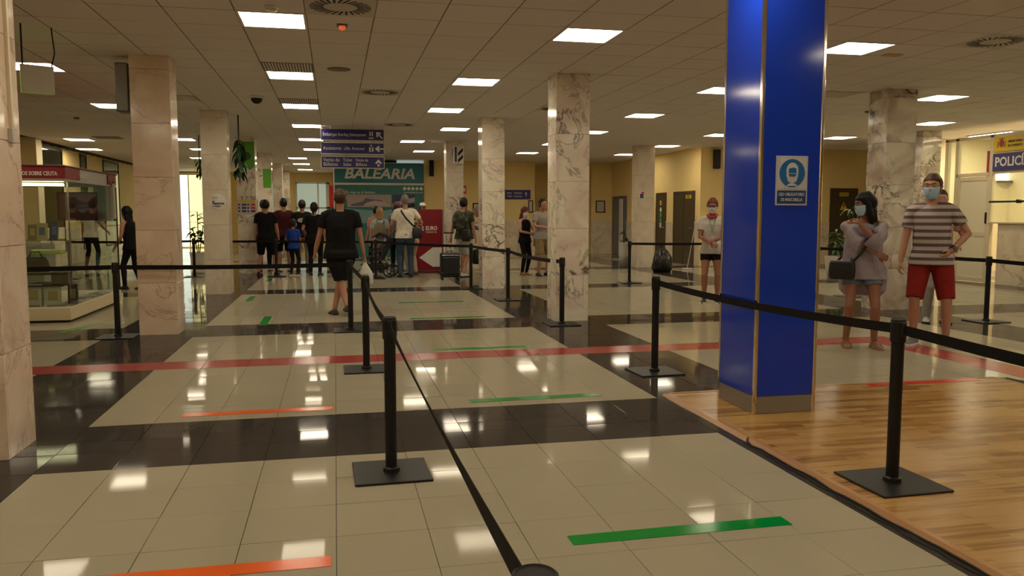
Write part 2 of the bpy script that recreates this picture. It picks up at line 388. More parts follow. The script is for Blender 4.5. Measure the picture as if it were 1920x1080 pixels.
COLS = [(-2.27, -1.82, 4.98, 5.40, MARB_WARM), (-2.21, -1.79, 9.92, 10.32, MARB_WARM), (-2.21, -1.79, 14.8, 15.22, MARB_GREY), (-2.2, -1.78, 19.8, 20.22, MARB_VEIN),
        (-2.2, -1.78, 24.8, 25.2, MARB_VEIN), (-2.2, -1.78, 29.8, 30.2, MARB_VEIN), (-2.2, -1.78, 34.4, 34.8, MARB_VEIN),
        (2.76, 3.20, 10.08, 10.5, MARB_VEIN), (2.66, 3.08, 14.85, 15.27, MARB_VEIN), (2.66, 3.08, 19.8, 20.2, MARB_VEIN),
        (7.66, 8.14, 10.28, 10.7, MARB_BLOT), (7.64, 8.10, 19.95, 20.37, MARB_GREY), (12.2, 12.66, 15.2, 15.62, MARB_BLOT)]
ct = []
for i in range(-11, 30):
    for j in range(-22, 47):
        x0, y0 = CX(i), CY(j); xc, yc = x0+0.3, y0+0.305
        if (i, j) in used or (i, j) in VENT or x0 < -7.3 or x0+0.6 > 17 or yc > 36: continue
        q = in_view(xc, yc, CEIL); a = 1/q[2]**3 if q else 0
        ct.append((a, xc, yc))
ct.sort(reverse=True); cm = MB()
for i, (a, xc, yc) in enumerate(ct):
    if a > 0 and i < 300:
        o = mkobj('ceiling_tile', panel_me, None, ceiling, (xc, yc, CEIL + rt_.uniform(0, 0.0012)))
        o.rotation_euler = (rt_.gauss(0, 0.0015), rt_.gauss(0, 0.0015), 0)
    else: cm.box(xc-0.297, xc+0.297, yc-0.302, yc+0.302, CEIL + rt_.uniform(0, 0.001), CEIL+0.014)
me = cm.mesh('ceiling_tiles'); me.materials.append(CEILM); o = mkobj('ceiling_tiles', me, None, ceiling); o['kind'] = 'stuff'
gb = MB()
for i in range(-11, 31): gb.box(CX(i)-0.008, CX(i)+0.008, -6, 36, CEIL+0.002, CEIL+0.03)
for j in range(-22, 47): gb.box(-7.4, 17, CY(j)-0.009, CY(j)+0.009, CEIL+0.0025, CEIL+0.03)
me = gb.mesh('ceiling_grid'); me.materials.append(CEILB); o = mkobj('ceiling_grid', me, None, ceiling); o['kind'] = 'stuff'
# light panels
lp = thing('ceiling_light', 'x', 'ceiling light')
fr = MB()
for a in ((-0.3, -0.275, -0.305, 0.305), (0.275, 0.3, -0.305, 0.305), (-0.275, 0.275, -0.305, -0.28), (-0.275, 0.275, 0.28, 0.305)): fr.box(*a, -0.004, 0.02)
B('frame', fr, WHITE, lp); B('diffuser', MB().cbox(-0.275, 0.275, -0.28, 0.28, 0.001, 0.012, 0.002), LAMP, lp)
ORD = ['first', 'second', 'third', 'fourth', 'fifth', 'sixth', 'seventh', 'eighth', 'ninth', 'tenth']
first = True
for r_, cells in rows.items():
    for n_, (i, j, _) in enumerate(sorted(cells, key=lambda c: c[1])):
        o = lp if first else copy_tree(lp); first = False
        o.location = (CX(i)+0.3, CY(int(math.floor(j)))+0.305, CEIL)
        if 'behind' in r_: o['label'] = 'square ceiling light panel behind the camera, %s from the left, %s row back' % (ORD[(i+10)//5], {-5: 'first', -10: 'second', -16: 'third'}[j])
        elif 'booth' in r_ and n_ > 5: o['label'] = 'small lit ceiling panel beside the marble column, %s from the front' % ORD[n_-6]
        else: o['label'] = 'square lit ceiling light panel %s, %s from the front' % (r_, ORD[n_])
        o['group'] = 'ceiling lights ' + r_
# round slotted air diffusers and slotted grilles
def round_vent(label, cell):
    t = thing('air_diffuser', label, 'air vent', (CX(cell[0])+0.3, CY(cell[1])+0.305, CEIL), 0, 'round slotted ceiling diffusers')
    B('plate', MB().cbox(-0.298, 0.298, -0.303, 0.303, 0.0, 0.012, 0.002), mat('vent plate', (0.60, 0.55, 0.46), 0.5), t)
    s = MB()
    for k in range(26):
        a = 2*PI*k/26; c, q = math.cos(a), math.sin(a); c2, q2 = math.cos(a+0.16), math.sin(a+0.16)
        r0, r1, hw = 0.145, 0.262, 0.011
        p = [(r0*c - hw*q, r0*q + hw*c), (r0*c + hw*q, r0*q - hw*c), (r1*c2 + hw*q2, r1*q2 - hw*c2), (r1*c2 - hw*q2, r1*q2 + hw*c2)]
        s.prism(p, -0.002, 0.004, 'xy')
    B('slots', s, BLKR, t)
for lab, c in (('large round slotted air vent near the front left light panel', (1, -1)), ('round slotted air vent above the queue, in front of the blue hanging signs', (2, 7)),
               ('small round slotted air vent right above the blue hanging signs', (3, 14)), ('round slotted air vent at the top right corner', (12, -1)),
               ('round slotted air vent to the left of the police booth', (7, 9))): round_vent(lab, c)
def grille(label, cell):
    t = thing('ceiling_grille', label, 'air vent', (CX(cell[0])+0.3, CY(cell[1])+0.305, CEIL), 0, 'slatted ceiling grilles')
    B('grille_frame', MB().cbox(-0.298, 0.298, -0.303, 0.303, 0.004, 0.012, 0.002), mat('vent dark', (0.12, 0.1, 0.07), 0.6), t)
    me = MB().box(-0.009, 0.009, -0.28, 0.28, -0.006, 0.006).mesh('slat'); me.materials.append(CEILM)
    for k in range(17): mkobj('slat', me, None, t, (-0.27 + k*0.0337, 0, 0))
grille('slatted return grille just in front of the second left light panel', (0, 4)); grille('slatted return grille in front of the third left light panel', (0, 9))
grille('slatted return grille on the right, over the walkway', (13, 5)); grille('slatted return grille left of the queue lights', (-3, 9))
# smoke detectors, speaker, dome camera, red alarm lamp
def disc_thing(name, label, cat, x, y, parts):
    t = thing(name, label, cat, (x, y, CEIL))
    for nm, prof, m_ in parts: B(nm, MB().lathe(prof, 20), m_, t, smooth=True)
    return t
disc_thing('smoke_detector', 'white smoke detector above the front left light panel', 'smoke detector', -0.5, 7.42, [('base', [(0.06, 0), (0.06, -0.015), (0.05, -0.02)], WHITE), ('head', [(0.045, -0.02), (0.045, -0.035), (0.02, -0.045)], WHITE)])
disc_thing('ceiling_speaker', 'flat beige round ceiling loudspeaker', 'loudspeaker', 0.08, 10.36, [('rim', [(0.14, 0.002), (0.14, -0.008), (0.125, -0.010)], CEILB), ('mesh_cover', [(0.122, -0.008), (0.11, -0.012), (0.01, -0.013)], mat('speaker mesh', (0.25, 0.20, 0.14), 0.7))])
disc_thing('dome_camera', 'black dome security camera under a white ring', 'security camera', -1.12, 13.0, [('ring', [(0.11, 0.0), (0.11, -0.02), (0.09, -0.03)], WHITE), ('dome', [(0.085, -0.03), (0.075, -0.07), (0.045, -0.10), (0.01, -0.11)], BLKR)])
disc_thing('smoke_detector', 'small dark ceiling detector near the right light panels', 'smoke detector', 9.0, 12.6, [('base', [(0.05, 0), (0.05, -0.02), (0.03, -0.03)], CEILB)])
disc_thing('smoke_detector', 'tiny dark ceiling detector left of the lit aisle', 'smoke detector', -4.6, 16.5, [('base', [(0.05, 0), (0.05, -0.02), (0.03, -0.03)], CEILB)])
t = thing('alarm_lamp', 'small orange alarm lamp below the large round vent', 'alarm lamp', (0.1, 7.98, CEIL))
B('lamp_base', MB().cbox(-0.05, 0.05, -0.05, 0.05, -0.012, 0.001), CEILB, t)
B('lens', MB().lathe([(0.032, -0.012), (0.03, -0.04), (0.012, -0.05)], 14), mat('orange lens', (0.5, 0.08, 0.03), 0.3, emit=(1, 0.18, 0.06), es=0.5), t, smooth=True)
t = thing('ceiling_hatch', 'beige ceiling alarm plate right of the blue pillar', 'ceiling plate', (6.1, 8.15, CEIL))
B('plate', MB().cbox(-0.1, 0.1, -0.06, 0.06, -0.01, 0.001), mat('tan plate', (0.55, 0.36, 0.2), 0.5), t)
# dark access panels seen far left and right
tag(B('access_panel', MB().cbox(-0.3, 0.3, -0.3, 0.3, -0.006, 0.001), CEILB, None, (-5.1, 20.6, CEIL)), 'dark ceiling access panel beside the far left light', 'ceiling panel')

# ================================================================== MARBLE COLUMNS
WHERE = ['at the left edge of the picture, nearest column', 'second on the left, warm pink-beige', 'third on the left, with a round white sticker', 'fourth on the left, with a painted green glow and a yellow notice',
         'fifth on the left, veined, behind the queue', 'sixth on the left, deep in the hall', 'seventh on the left, farthest of its row',
         'in the middle, large with black crackle veins', 'in the middle row, narrower and one bay farther back', 'behind the queue carrying a projecting sign', 'on the right behind the woman and man, blotched',
         'beside the dark double doors', 'on the right against the police booth']
for ci, (x0, x1, y0, y1, mm) in enumerate(COLS):
    cx, cy = (x0+x1)/2, (y0+y1)/2; hx, hy = (x1-x0)/2, (y1-y0)/2
    t = thing('marble_column', 'square marble column ' + WHERE[ci], 'column', (cx, cy, 0), 0, 'marble clad columns of the hall')
    B('core', MB().box(-hx+0.022, hx-0.022, -hy+0.022, hy-0.022, 0, CEIL), GROUT, t)
    zs = [0, 0.6, 1.2, 1.8, 2.4, 3.0, CEIL] if ci % 2 else [0, 0.6, 1.2, 1.8, 2.4, CEIL-0.12, CEIL]
    for k in range(len(zs)-1):
        a, b = zs[k]+(0.0015 if k else 0), zs[k+1]-0.0015*(k < len(zs)-2)
        for (bx, by) in ((0, -1), (0, 1), (-1, 0), (1, 0)):
            if by: bb = (-hx, hx, *(sorted((by*hy, by*(hy-0.024)))), a, b)
            else: bb = (*(sorted((bx*hx, bx*(hx-0.024)))), -hy+0.025, hy-0.025, a, b)
            B('marble_slab', MB().cbox(*bb, 0.0015), mm, t)

# ================================================================== WALLS
def wainscot_y(x0, x1, y, name, face=-1):
    """marble slabs on a wall facing -Y, z 0..1.15"""
    t = B(name, MB().box(x0, x1, y-0.02, y, 1.15, 1.185), CREAM); t['kind'] = 'structure'
    n = max(1, round((x1-x0)/0.6)); w_ = (x1-x0)/n
    for k in range(n):
        for a, b in ((0, 0.6), (0.6, 1.15)): B('marble_slab', MB().cbox(x0+k*w_+0.001, x0+(k+1)*w_-0.001, y-0.016, y, a+0.001, b-0.001, 0.001), MARB_WALL, t)
def wainscot_x(y0, y1, x, name, s=-1, step=0.6, h=1.15, mm=None):
    a_, b_ = sorted((x, x+s*0.02)); t = B(name, MB().box(a_, b_, y0, y1, h, h+0.035), CREAM); t['kind'] = 'structure'
    a_, b_ = sorted((x, x+s*0.016))
    n = max(1, round((y1-y0)/step)); w_ = (y1-y0)/n
    for k in range(n):
        for a, b in ((0, 0.6), (0.6, h)): B('marble_slab', MB().cbox(a_, b_, y0+k*w_+0.001, y0+(k+1)*w_-0.001, a+0.001, b-0.001, 0.001), mm or MARB_WALL, t)
struct('wall_left', MB().box(-7.5, -7.2, -6, 36, 0, CEIL+0.02), YEL)
struct('wall_left_pilaster', MB().box(-7.2, -6.75, 21.0, 21.4, 0, CEIL+0.02), PALE)
struct('wall_back', MB().box(-7.2, 0.0, 36, 36.2, 0, CEIL+0.02), YEL)
struct('wall_ticket_office', MB().box(0.0, 2.87, 27.0, 36.2, 0, CEIL+0.02), CREAM)
struct('wall_far', MB().box(2.87, 6.65, 27.0, 29, 0, CEIL+0.02), YEL)
struct('wall_far_recess', MB().box(6.65, 8.75, 28.8, 29, 0, CEIL+0.02), YEL)
struct('wall_far_corner', MB().box(8.75, 9.5, 27.3, 29, 0, CEIL+0.02), YEL)
struct('wall_right_corridor', MB().box(9.5, 9.7, 20.2, 29, 0, CEIL+0.02), YEL)
struct('wall_right_back', MB().box(9.7, 17, 20.2, 20.4, 0, CEIL+0.02), YEL)
struct('wall_right', MB().box(17, 17.2, -6, 20.4, 0, CEIL+0.02), YEL)
struct('wall_front', MB().box(-7.2, 17, -6.2, -6, 0, CEIL+0.02), YEL)
wainscot_y(2.87, 6.65, 27.0, 'trim_1'); wainscot_y(6.65, 8.75, 28.8, 'trim_2'); wainscot_y(8.75, 9.5, 27.3, 'trim_3')
wainscot_y(9.7, 13.4, 20.2, 'trim_4'); wainscot_y(14.2, 17, 20.2, 'trim_5')
wainscot_x(23.2, 25.75, 9.5, 'trim_6'); wainscot_x(21.9, 22.45, 9.5, 'trim_7'); wainscot_x(20.2, 20.5, 9.5, 'trim_8')
wainscot_x(12, 35.5, -7.2, 'trim_9', 1, 1.2, 1.0)
# doors on the corridor wall (facing -X)
def door_x(name, y0, y1, z1, m_, x=9.5, sheets=(), leaf=True):
    t = B(name, MB().box(x-0.03, x, y0-0.05, y0, 0, z1+0.05).box(x-0.03, x, y1, y1+0.05, 0, z1+0.05).box(x-0.03, x, y0, y1, z1, z1+0.05), m_); t['kind'] = 'structure'
    if leaf: B('door_leaf', MB().cbox(x-0.022, x-0.004, y0+0.004, y1-0.004, 0.005, z1-0.004), m_, t); B('door_handle', MB().tube([(x-0.02, y0+0.08, 1.0), (x-0.06, y0+0.08, 1.0), (x-0.06, y0+0.18, 1.0)], 0.01), ALU, t)
    return t
d = door_x('door_1', 20.55, 21.85, 1.97, DOORB); B('door_gap', MB().box(9.474, 9.479, 21.19, 21.20, 0, 1.96), BLKR, d)
n_ = tag(B('door_notice', MB().cbox(-0.004, 0, -0.18, 0.18, -0.045, 0.045, 0.001), SIGNY, None, (9.476, 20.88, 1.86)), 'yellow notice high on the dark double door', 'notice')
text('AVISO', 0.06, (-0.006, 0.09, 0), RR, BLKR, n_, width=0.16)
d = door_x('door_2', 22.5, 23.15, 1.97, DOORB)
for k, (zz, m_) in enumerate(((1.72, SIGNY), (1.52, SIGNW), (1.36, mat('green pictogram', (0.1, 0.4, 0.12), 0.5)), (1.2, mat('green pictogram', (0, 0, 0))), (1.06, SIGNW))):
    tag(B('door_sticker', MB().lathe([(0.07, 0), (0.07, 0.004)], 16) if 0 < k < 4 else MB().cbox(-0.07, 0.07, -0.06, 0.06, 0, 0.004, 0.001), m_, None, (9.476, 22.82, zz), (0, -PI/2, 0)),
        ['small yellow sticker, top of the narrow dark door', 'round white sticker under the yellow one on the narrow door', 'green round sticker in the middle of the narrow door', 'lower green round sticker on the narrow door', 'square white sticker lowest on the narrow door'][k], 'sticker', 'stickers on the narrow door')
d = door_x('door_3', 25.8, 27.1, 1.95, DOORG, leaf=False)
B('dark_opening', MB().box(9.492, 9.499, 25.8, 27.1, 0, 1.95), mat('grey interior', (0.20, 0.19, 0.20), 0.7), d)
B('door_leaf', MB().cbox(9.47, 9.492, 26.5, 27.06, 0.01, 1.93), DOORG, d)
B('white_jamb', MB().cbox(9.46, 9.49, 26.12, 26.44, 0.01, 1.90), WHITE, d)
B('door_handle', MB().tube([(9.47, 26.0, 1.0), (9.42, 26.0, 1.0), (9.42, 25.9, 1.0)], 0.012), CHROME, d)
# door on the right back wall
d = B('door_4', MB().box(13.35, 13.41, 20.17, 20.2, 0, 2.1).box(14.14, 14.2, 20.17, 20.2, 0, 2.1).box(13.41, 14.14, 20.17, 20.2, 2.04, 2.1), DOORB); d['kind'] = 'structure'
B('door_leaf', MB().cbox(13.415, 14.135, 20.175, 20.195, 0.005, 2.035), DOORB, d)
n_ = tag(B('door_notice', MB().cbox(-0.14, 0.14, -0.004, 0, -0.05, 0.05, 0.001), SIGNY, None, (13.77, 20.172, 1.93)), 'yellow notice at the top of the right-hand dark door', 'notice'); text('PELIGRO', 0.06, (0, -0.006, 0), RF, BLKR, n_, align='CENTER', width=0.22)
n_ = tag(B('warning_sign', MB().prism([(-0.12, -0.1), (0.12, -0.1), (0, 0.12)], -0.004, 0), SIGNY, None, (13.77, 20.172, 1.6)), 'yellow triangular high voltage warning on the dark door', 'warning sign')
B('lightning_bolt', MB().prism([(-0.01, 0.07), (0.02, 0.07), (0.01, 0.02), (0.03, 0.02), (-0.01, -0.07), (0, -0.01), (-0.025, -0.01)], -0.007, -0.003), BLKR, n_)
for i_, (x, z0, z1) in enumerate(((14.66, 2.4, 2.75), (16.05, 2.4, 2.75))):
    t = thing('passage_glow_strip', ['slim lit passage glow strip left of the blotched column', 'slim lit passage glow strip right of the blotched column'][i_], 'passage glow strip', (x, 20.2, z0)); B('housing', MB().cbox(-0.09, 0.09, -0.05, 0, -0.03, z1-z0+0.03), SIGNY, t); B('tube', MB().cbox(-0.05, 0.05, -0.065, -0.045, 0, z1-z0), TUBE, t)  # glowing strips added for light reflected in the open passage
# wall loudspeakers
tag(B('wall_loudspeaker', MB().cbox(-0.08, 0.08, -0.14, 0, -0.25, 0.25, 0.01), BLK, None, (9.92, 20.2, 2.84)), 'tall black loudspeaker box on the wall left of the blue pillar', 'loudspeaker')
tag(B('wall_loudspeaker', MB().cbox(-0.07, 0.07, -0.14, 0, -0.27, 0.27, 0.01), BLK, None, (3.13, 27, 2.90)), 'tall black loudspeaker box right of the teal ticket office', 'loudspeaker')
# far wall items
def framed(x, y, z, w_, h_, label, m_=WOODF, inner=PAPER, nm='framed_notice'):
    t = thing(nm, label, 'notice', (x, y, z)); f = 0.035
    fm = MB().cbox(-w_/2, w_/2, -0.03, 0, h_/2-f, h_/2).cbox(-w_/2, w_/2, -0.03, 0, -h_/2, -h_/2+f).cbox(-w_/2, -w_/2+f, -0.03, 0, -h_/2, h_/2).cbox(w_/2-f, w_/2, -0.03, 0, -h_/2, h_/2)
    B('frame', fm, m_, t); B('sheet', MB().box(-w_/2+f, w_/2-f, -0.012, 0, -h_/2+f, h_/2-f), inner, t); return t
framed(9.08, 27.3, 1.65, 0.34, 0.42, 'brown framed notice on yellow wall beside the open grey door')
framed(6.5, 27.0, 1.65, 0.17, 0.42, 'narrow brown framed notice at the wall corner')
framed(4.66, 27.0, 1.56, 0.30, 0.40, 'white sheet in a dark frame on the far wall behind the counter', BLK)
framed(4.24, 27.0, 1.6, 0.13, 0.52, 'narrow dark red notice strip above the counter', mat('dark maroon', (0.10, 0.02, 0.03), 0.5), mat('dark maroon', (0, 0, 0)))
t = thing('fire_sign', 'small white and red fire safety sign on the far yellow wall', 'safety sign', (4.24, 27, 2.2)); B('plate', MB().cbox(-0.06, 0.06, -0.01, 0, -0.13, 0.13, 0.002), LREDP, t); B('symbol', MB().cbox(-0.035, 0.03, -0.014, -0.009, -0.06, 0.06, 0.001), SIGNW, t)
t = thing('wall_sign', 'dark blue direction sign on the far yellow wall', 'sign', (6.05, 27, 2.05))
B('panel', MB().cbox(-0.44, 0.44, -0.04, 0, -0.16, 0.16, 0.004), SIGNB, t); B('top_trim', MB().box(-0.45, 0.45, -0.045, 0, 0.155, 0.18), SILVER, t)
text('Aseo   Toilettes', 0.09, (-0.38, -0.045, 0.05), RF, SIGNW, t, width=0.52); text('Toilet   Servicios', 0.09, (-0.38, -0.045, -0.06), RF, SIGNW, t, width=0.52)
B('arrow', MB().prism([(0.27, -0.07), (0.29, -0.07), (0.29, 0.03), (0.32, 0.03), (0.28, 0.08), (0.24, 0.03), (0.27, 0.03)], -0.044, -0.04), SIGNW, t)
t = thing('service_counter', 'low cream service counter at the far wall', 'counter', (4.55, 26.2, 0)); B('front_panel', MB().cbox(-0.5, 0.5, 0, 0.6, 0, 1.12, 0.01), CREAM, t); B('worktop', MB().cbox(-0.55, 0.55, -0.06, 0.62, 1.12, 1.16, 0.008), PALE, t)

# ---- left wall strips, window
for k, (y0, y1) in enumerate(((15.5, 17.3), (22.6, 24.3), (25.9, 26.5), (28.3, 30.2))):
    t = B('window_%d' % (k+3), MB().box(-7.2, -7.17, y0, y0+0.06, 0.4, 3.1).box(-7.2, -7.17, y1-0.06, y1, 0.4, 3.1).box(-7.2, -7.17, y0, y1, 3.05, 3.12).box(-7.2, -7.17, y0, y1, 0.36, 0.42), BLK); t['kind'] = 'structure'
    B('pane', MB().box(-7.195, -7.185, y0+0.06, y1-0.06, 0.42, 3.05), DARKW if k else mat('green view', (0.02, 0.08, 0.05), 0.1, noise=0.8, nscale=8), t)
# green planting seen in the strip windows' lower part is the real hedge of leaves below
t = B('window_1', MB(), None) if False else struct('window_1', MB().cbox(-6.3, -6.22, 35.93, 36, 0.05, 3.02).cbox(-5.92, -5.88, 35.93, 36, 0.05, 3.02).cbox(-4.7, -4.62, 35.93, 36, 0.05, 3.02).cbox(-6.3, -4.62, 35.93, 36, 3.0, 3.08), WHITE)
B('pane', MB().box(-6.22, -5.92, 35.96, 35.98, 0.05, 3.0), BRIGHTW, t); B('pane', MB().box(-5.88, -4.7, 35.96, 35.98, 0.05, 3.0), BRIGHT, t)  # the yellow pane glows in place of the brightly lit wall
t = struct('window_2', MB().cbox(-1.62, -1.55, 35.92, 36, 0.6, 2.75).cbox(-0.72, -0.66, 35.92, 36, 0.6, 2.75).cbox(-0.36, -0.22, 35.92, 36, 0.0, 2.75).cbox(-1.62, -0.22, 35.92, 36, 2.68, 2.76).cbox(-1.62, -0.22, 35.92, 36, 1.62, 1.7).cbox(-1.62, -0.22, 35.92, 36, 0.56, 0.64), WHITE)
for a, b in ((-1.55, -0.72), (-0.66, -0.36)):
    for c, e in ((0.64, 1.62), (1.7, 2.68)): B('pane', MB().box(a, b, 35.95, 35.97, c, e), PANE, t)
t = thing('red_door_panel', 'bright red door panel left of the teal ticket office', 'panel', (-0.12, 35.9, 0)); B('upper_panel', MB().cbox(-0.1, 0.1, -0.05, 0, 1.7, 2.6), LREDP, t); B('lower_panel', MB().cbox(-0.1, 0.1, -0.05, 0, 0.05, 1.64), REDP, t)
t = thing('shop_sign', 'red projecting shop sign by the lit exit on the left', 'sign', (-5.55, 27, 1.95)); B('board', MB().cbox(-0.25, 0.25, -0.05, 0.05, -0.12, 0.12), LREDP, t); B('sign_post', MB().tube([(-0.2, 0, -0.12), (-0.2, 0, -1.95)], 0.02), BLK, t)
t = thing('shop_sign', 'white bar sign hanging before the lit exit on the left', 'sign', (-5.2, 26, 2.75)); B('board', MB().cbox(-0.35, 0.35, -0.04, 0.04, -0.06, 0.06), SILVER, t)
for x in (-0.3, 0.3): B('hanger', MB().tube([(x, 0, 0.06), (x, 0, 0.4)], 0.006), ALU, t)

# ================================================================== TICKET OFFICE FRONT (teal)
t = thing('ticket_office_front', 'teal ticket office front with large white lettering', 'shop front', (1.44, 27.0, 0))
B('upper_panel', MB().cbox(-1.43, 1.43, -0.10, 0, 2.40, 3.02, 0.006), TEAL, t)
B('lower_panel', MB().cbox(-1.43, 1.43, -0.10, 0, 0.0, 2.32, 0.006), TEALD, t)
B('divider_trim', MB().cbox(-1.43, 1.43, -0.115, 0, 2.325, 2.395, 0.004), SIGNW, t)
B('top_trim', MB().cbox(-1.43, 1.43, -0.115, 0, 3.025, 3.05, 0.003), SILVER, t)
B('left_post', MB().cbox(-1.47, -1.43, -0.12, 0, 0, 3.08, 0.003), SIGNW, t)
text('BALEARIA', 0.46, (-0.01, -0.105, 2.68), RF, SIGNW, t, align='CENTER', width=2.25, shear=0.22, off=0.012)
text('Tu viaje es el destino...', 0.13, (-1.1, -0.105, 2.09), RF, SIGNW, t, width=1.0)
text('www.balearia.com', 0.09, (0.76, -0.105, 2.10), RF, SIGNW, t, width=0.63)
for k in range(5): B('social_icon', MB().lathe([(0.055, 0), (0.055, 0.006)], 14), SIGNW, t, (0.80 + k*0.135, -0.10, 2.22), (PI/2, 0, 0))
B('ferry_photo', MB().box(-1.05, 0.37, -0.108, -0.10, 1.62, 2.02), mat('ferry sky', (0.42, 0.34, 0.32), 0.5), t)
B('ferry_hull', MB().prism([(-0.95, 1.70), (-0.55, 1.80), (-0.45, 1.92), (-0.3, 1.87), (0.0, 1.85), (0.25, 1.72), (0.2, 1.66), (-0.9, 1.65)], -0.112, -0.107), mat('ferry grey', (0.12, 0.12, 0.17), 0.5), t)
B('ferry_deck', MB().prism([(-0.55, 1.66), (-0.42, 1.77), (-0.15, 1.83), (0.15, 1.78), (0.30, 1.66)], -0.116, -0.111), mat('ferry white', (0.5, 0.42, 0.42), 0.5), t)
B('sea_photo', MB().box(0.40, 1.12, -0.108, -0.10, 1.45, 2.02), mat('photo navy', (0.045, 0.05, 0.17), 0.5), t)
B('wake', MB().prism([(0.40, 1.72), (0.7, 1.84), (1.12, 1.93), (1.12, 1.78), (0.75, 1.72), (0.40, 1.60)], -0.112, -0.107), mat('wake white', (0.45, 0.42, 0.5), 0.5), t)
B('dark_coast', MB().prism([(0.62, 1.45), (0.75, 1.60), (1.12, 1.74), (1.12, 1.45)], -0.116, -0.111), BLK, t)
B('water_photo', MB().prism([(-1.1, 1.1), (-1.1, 1.58), (-0.4, 1.52), (0.1, 1.5), (0.38, 1.55), (0.38, 1.1)], -0.108, -0.10), mat('aqua', (0.20, 0.36, 0.36), 0.4), t)
B('canopy_black_strip', MB().box(-0.2, 0.55, -0.12, 0, 3.055, 3.12), BLK, t); B('canopy_light', MB().cbox(0.55, 1.43, -0.12, 0, 3.055, 3.12), mat('light box', (0.7, 0.75, 0.75), 0.4, emit=(0.7, 0.9, 1), es=0.3), t)  # plain black strip above the teal front

# ================================================================== HANGING SIGNS
def sign_bar(z0, z1, label, build, wx=1.24):
    t = thing('hanging_sign', label, 'sign', (-0.24, 17.0, z0), 0, 'blue signs hanging over the queue'); h = z1-z0
    B('panel', MB().cbox(0, wx, -0.03, 0.03, 0.012, h-0.012, 0.003), SIGNB, t)
    B('frame', MB().box(-0.01, wx+0.01, -0.036, 0.036, 0, 0.014).box(-0.01, wx+0.01, -0.036, 0.036, h-0.014, h).box(-0.012, 0, -0.036, 0.036, 0, h).box(wx, wx+0.012, -0.036, 0.036, 0, h), SILVER, t)
    build(t, h); return t
def arrow(t, x, z, ang, s=0.09):
    pts = [(-1, 0), (-0.1, 0.75), (0.15, 0.5), (-0.3, 0.14), (1, 0.14), (1, -0.14), (-0.3, -0.14), (0.15, -0.5), (-0.1, -0.75)]
    c, q = math.cos(ang), math.sin(ang)
    B('arrow', MB().prism([(x + s*(a*c-b*q), z + s*(a*q+b*c)) for a, b in pts], -0.034, -0.030), SIGNW, t)
def s1(t, h):
    text('Embarque', 0.10, (0.03, -0.032, h*0.5), RF, SIGNW, t, width=0.27); text('Boarding', 0.085, (0.33, -0.032, h*0.5), RF, SIGNW, t, width=0.2); text('Embarquement', 0.085, (0.56, -0.032, h*0.5), RF, SIGNW, t, width=0.32)
    B('escalator_symbol', MB().cbox(0.94, 1.04, -0.034, -0.03, 0.05, 0.07).cbox(0.955, 0.98, -0.034, -0.03, 0.1, 0.19).cbox(1.0, 1.025, -0.034, -0.03, 0.1, 0.19), SIGNW, t); arrow(t, 1.15, h*0.5, -0.8)
def s2(t, h):
    text('Ascensores', 0.10, (0.03, -0.032, h*0.5), RF, SIGNW, t, width=0.36); text('Lifts', 0.09, (0.44, -0.032, h*0.5), RF, SIGNW, t, width=0.12); text('Ascenseur', 0.085, (0.60, -0.032, h*0.5), RF, SIGNW, t, width=0.26)
    B('lift_symbol', MB().cbox(0.945, 0.975, -0.034, -0.03, 0.06, 0.15).cbox(1.0, 1.03, -0.034, -0.03, 0.06, 0.15).cbox(0.97, 1.0, -0.034, -0.03, 0.17, 0.2), SIGNW, t); arrow(t, 1.15, h*0.5, 0)
def s3(t, h):
    for a, b, x, w_, s_ in (('Venta de', 'Billetes', 0.03, 0.32, 0.105), ('Ticket', 'Sales', 0.42, 0.18, 0.09), ('Vente de', 'Billets', 0.67, 0.25, 0.09)):
        text(a, s_, (x, -0.032, h*0.68), RF, SIGNW, t, width=w_); text(b, s_, (x, -0.032, h*0.32), RF, SIGNW, t, width=w_*0.88)
    B('arrow_head', MB().prism([(1.06, 0.11), (1.13, 0.19), (1.20, 0.11), (1.17, 0.09), (1.13, 0.13), (1.09, 0.09)], -0.034, -0.03), SIGNW, t); B('arrow_dot', MB().lathe([(0.024, 0), (0.024, 0.004)], 12), SIGNW, t, (1.13, -0.03, 0.065), (PI/2, 0, 0))
sign_bar(2.31, 2.555, 'lowest blue hanging sign, ticket sales', s3); sign_bar(2.59, 2.83, 'middle blue hanging sign, lifts', s2); sign_bar(2.865, 3.105, 'top blue hanging sign, boarding', s1)
for k, x in enumerate((0.19, 1.03)):
    for z0, z1, w_ in ((3.10, 3.16, 'ceiling and top sign'), (2.825, 2.87, 'top and middle sign'), (2.55, 2.595, 'middle and lowest sign')):
        tag(B('sign_hanger', MB().tube([(x-0.24, 17, z0), (x-0.24, 17, z1)], 0.008), ALU), '%s steel hanger rod between %s' % (('left', 'right')[k], w_), 'hanger rod')
# projecting striped sign
t = thing('projecting_sign', 'square projecting sign with dark diagonal stripes on a column', 'sign', (2.95, 19.7, 2.82)); B('board', MB().cbox(-0.12, 0.12, -0.03, 0.03, -0.22, 0.22), SIGNW, t)
B('stripes', MB().prism([(-0.02, -0.2), (0.1, -0.08), (0.1, 0.0), (-0.02, -0.12)], -0.034, -0.03).prism([(-0.02, -0.04), (0.1, 0.08), (0.1, 0.16), (-0.02, 0.04)], -0.034, -0.03), BLK, t); B('blue_strip', MB().box(-0.1, -0.05, -0.034, -0.03, -0.18, 0.18), SIGNP, t)
B('bracket', MB().box(-0.01, 0.01, 0.03, 0.1, -0.02, 0.02), ALU, t)
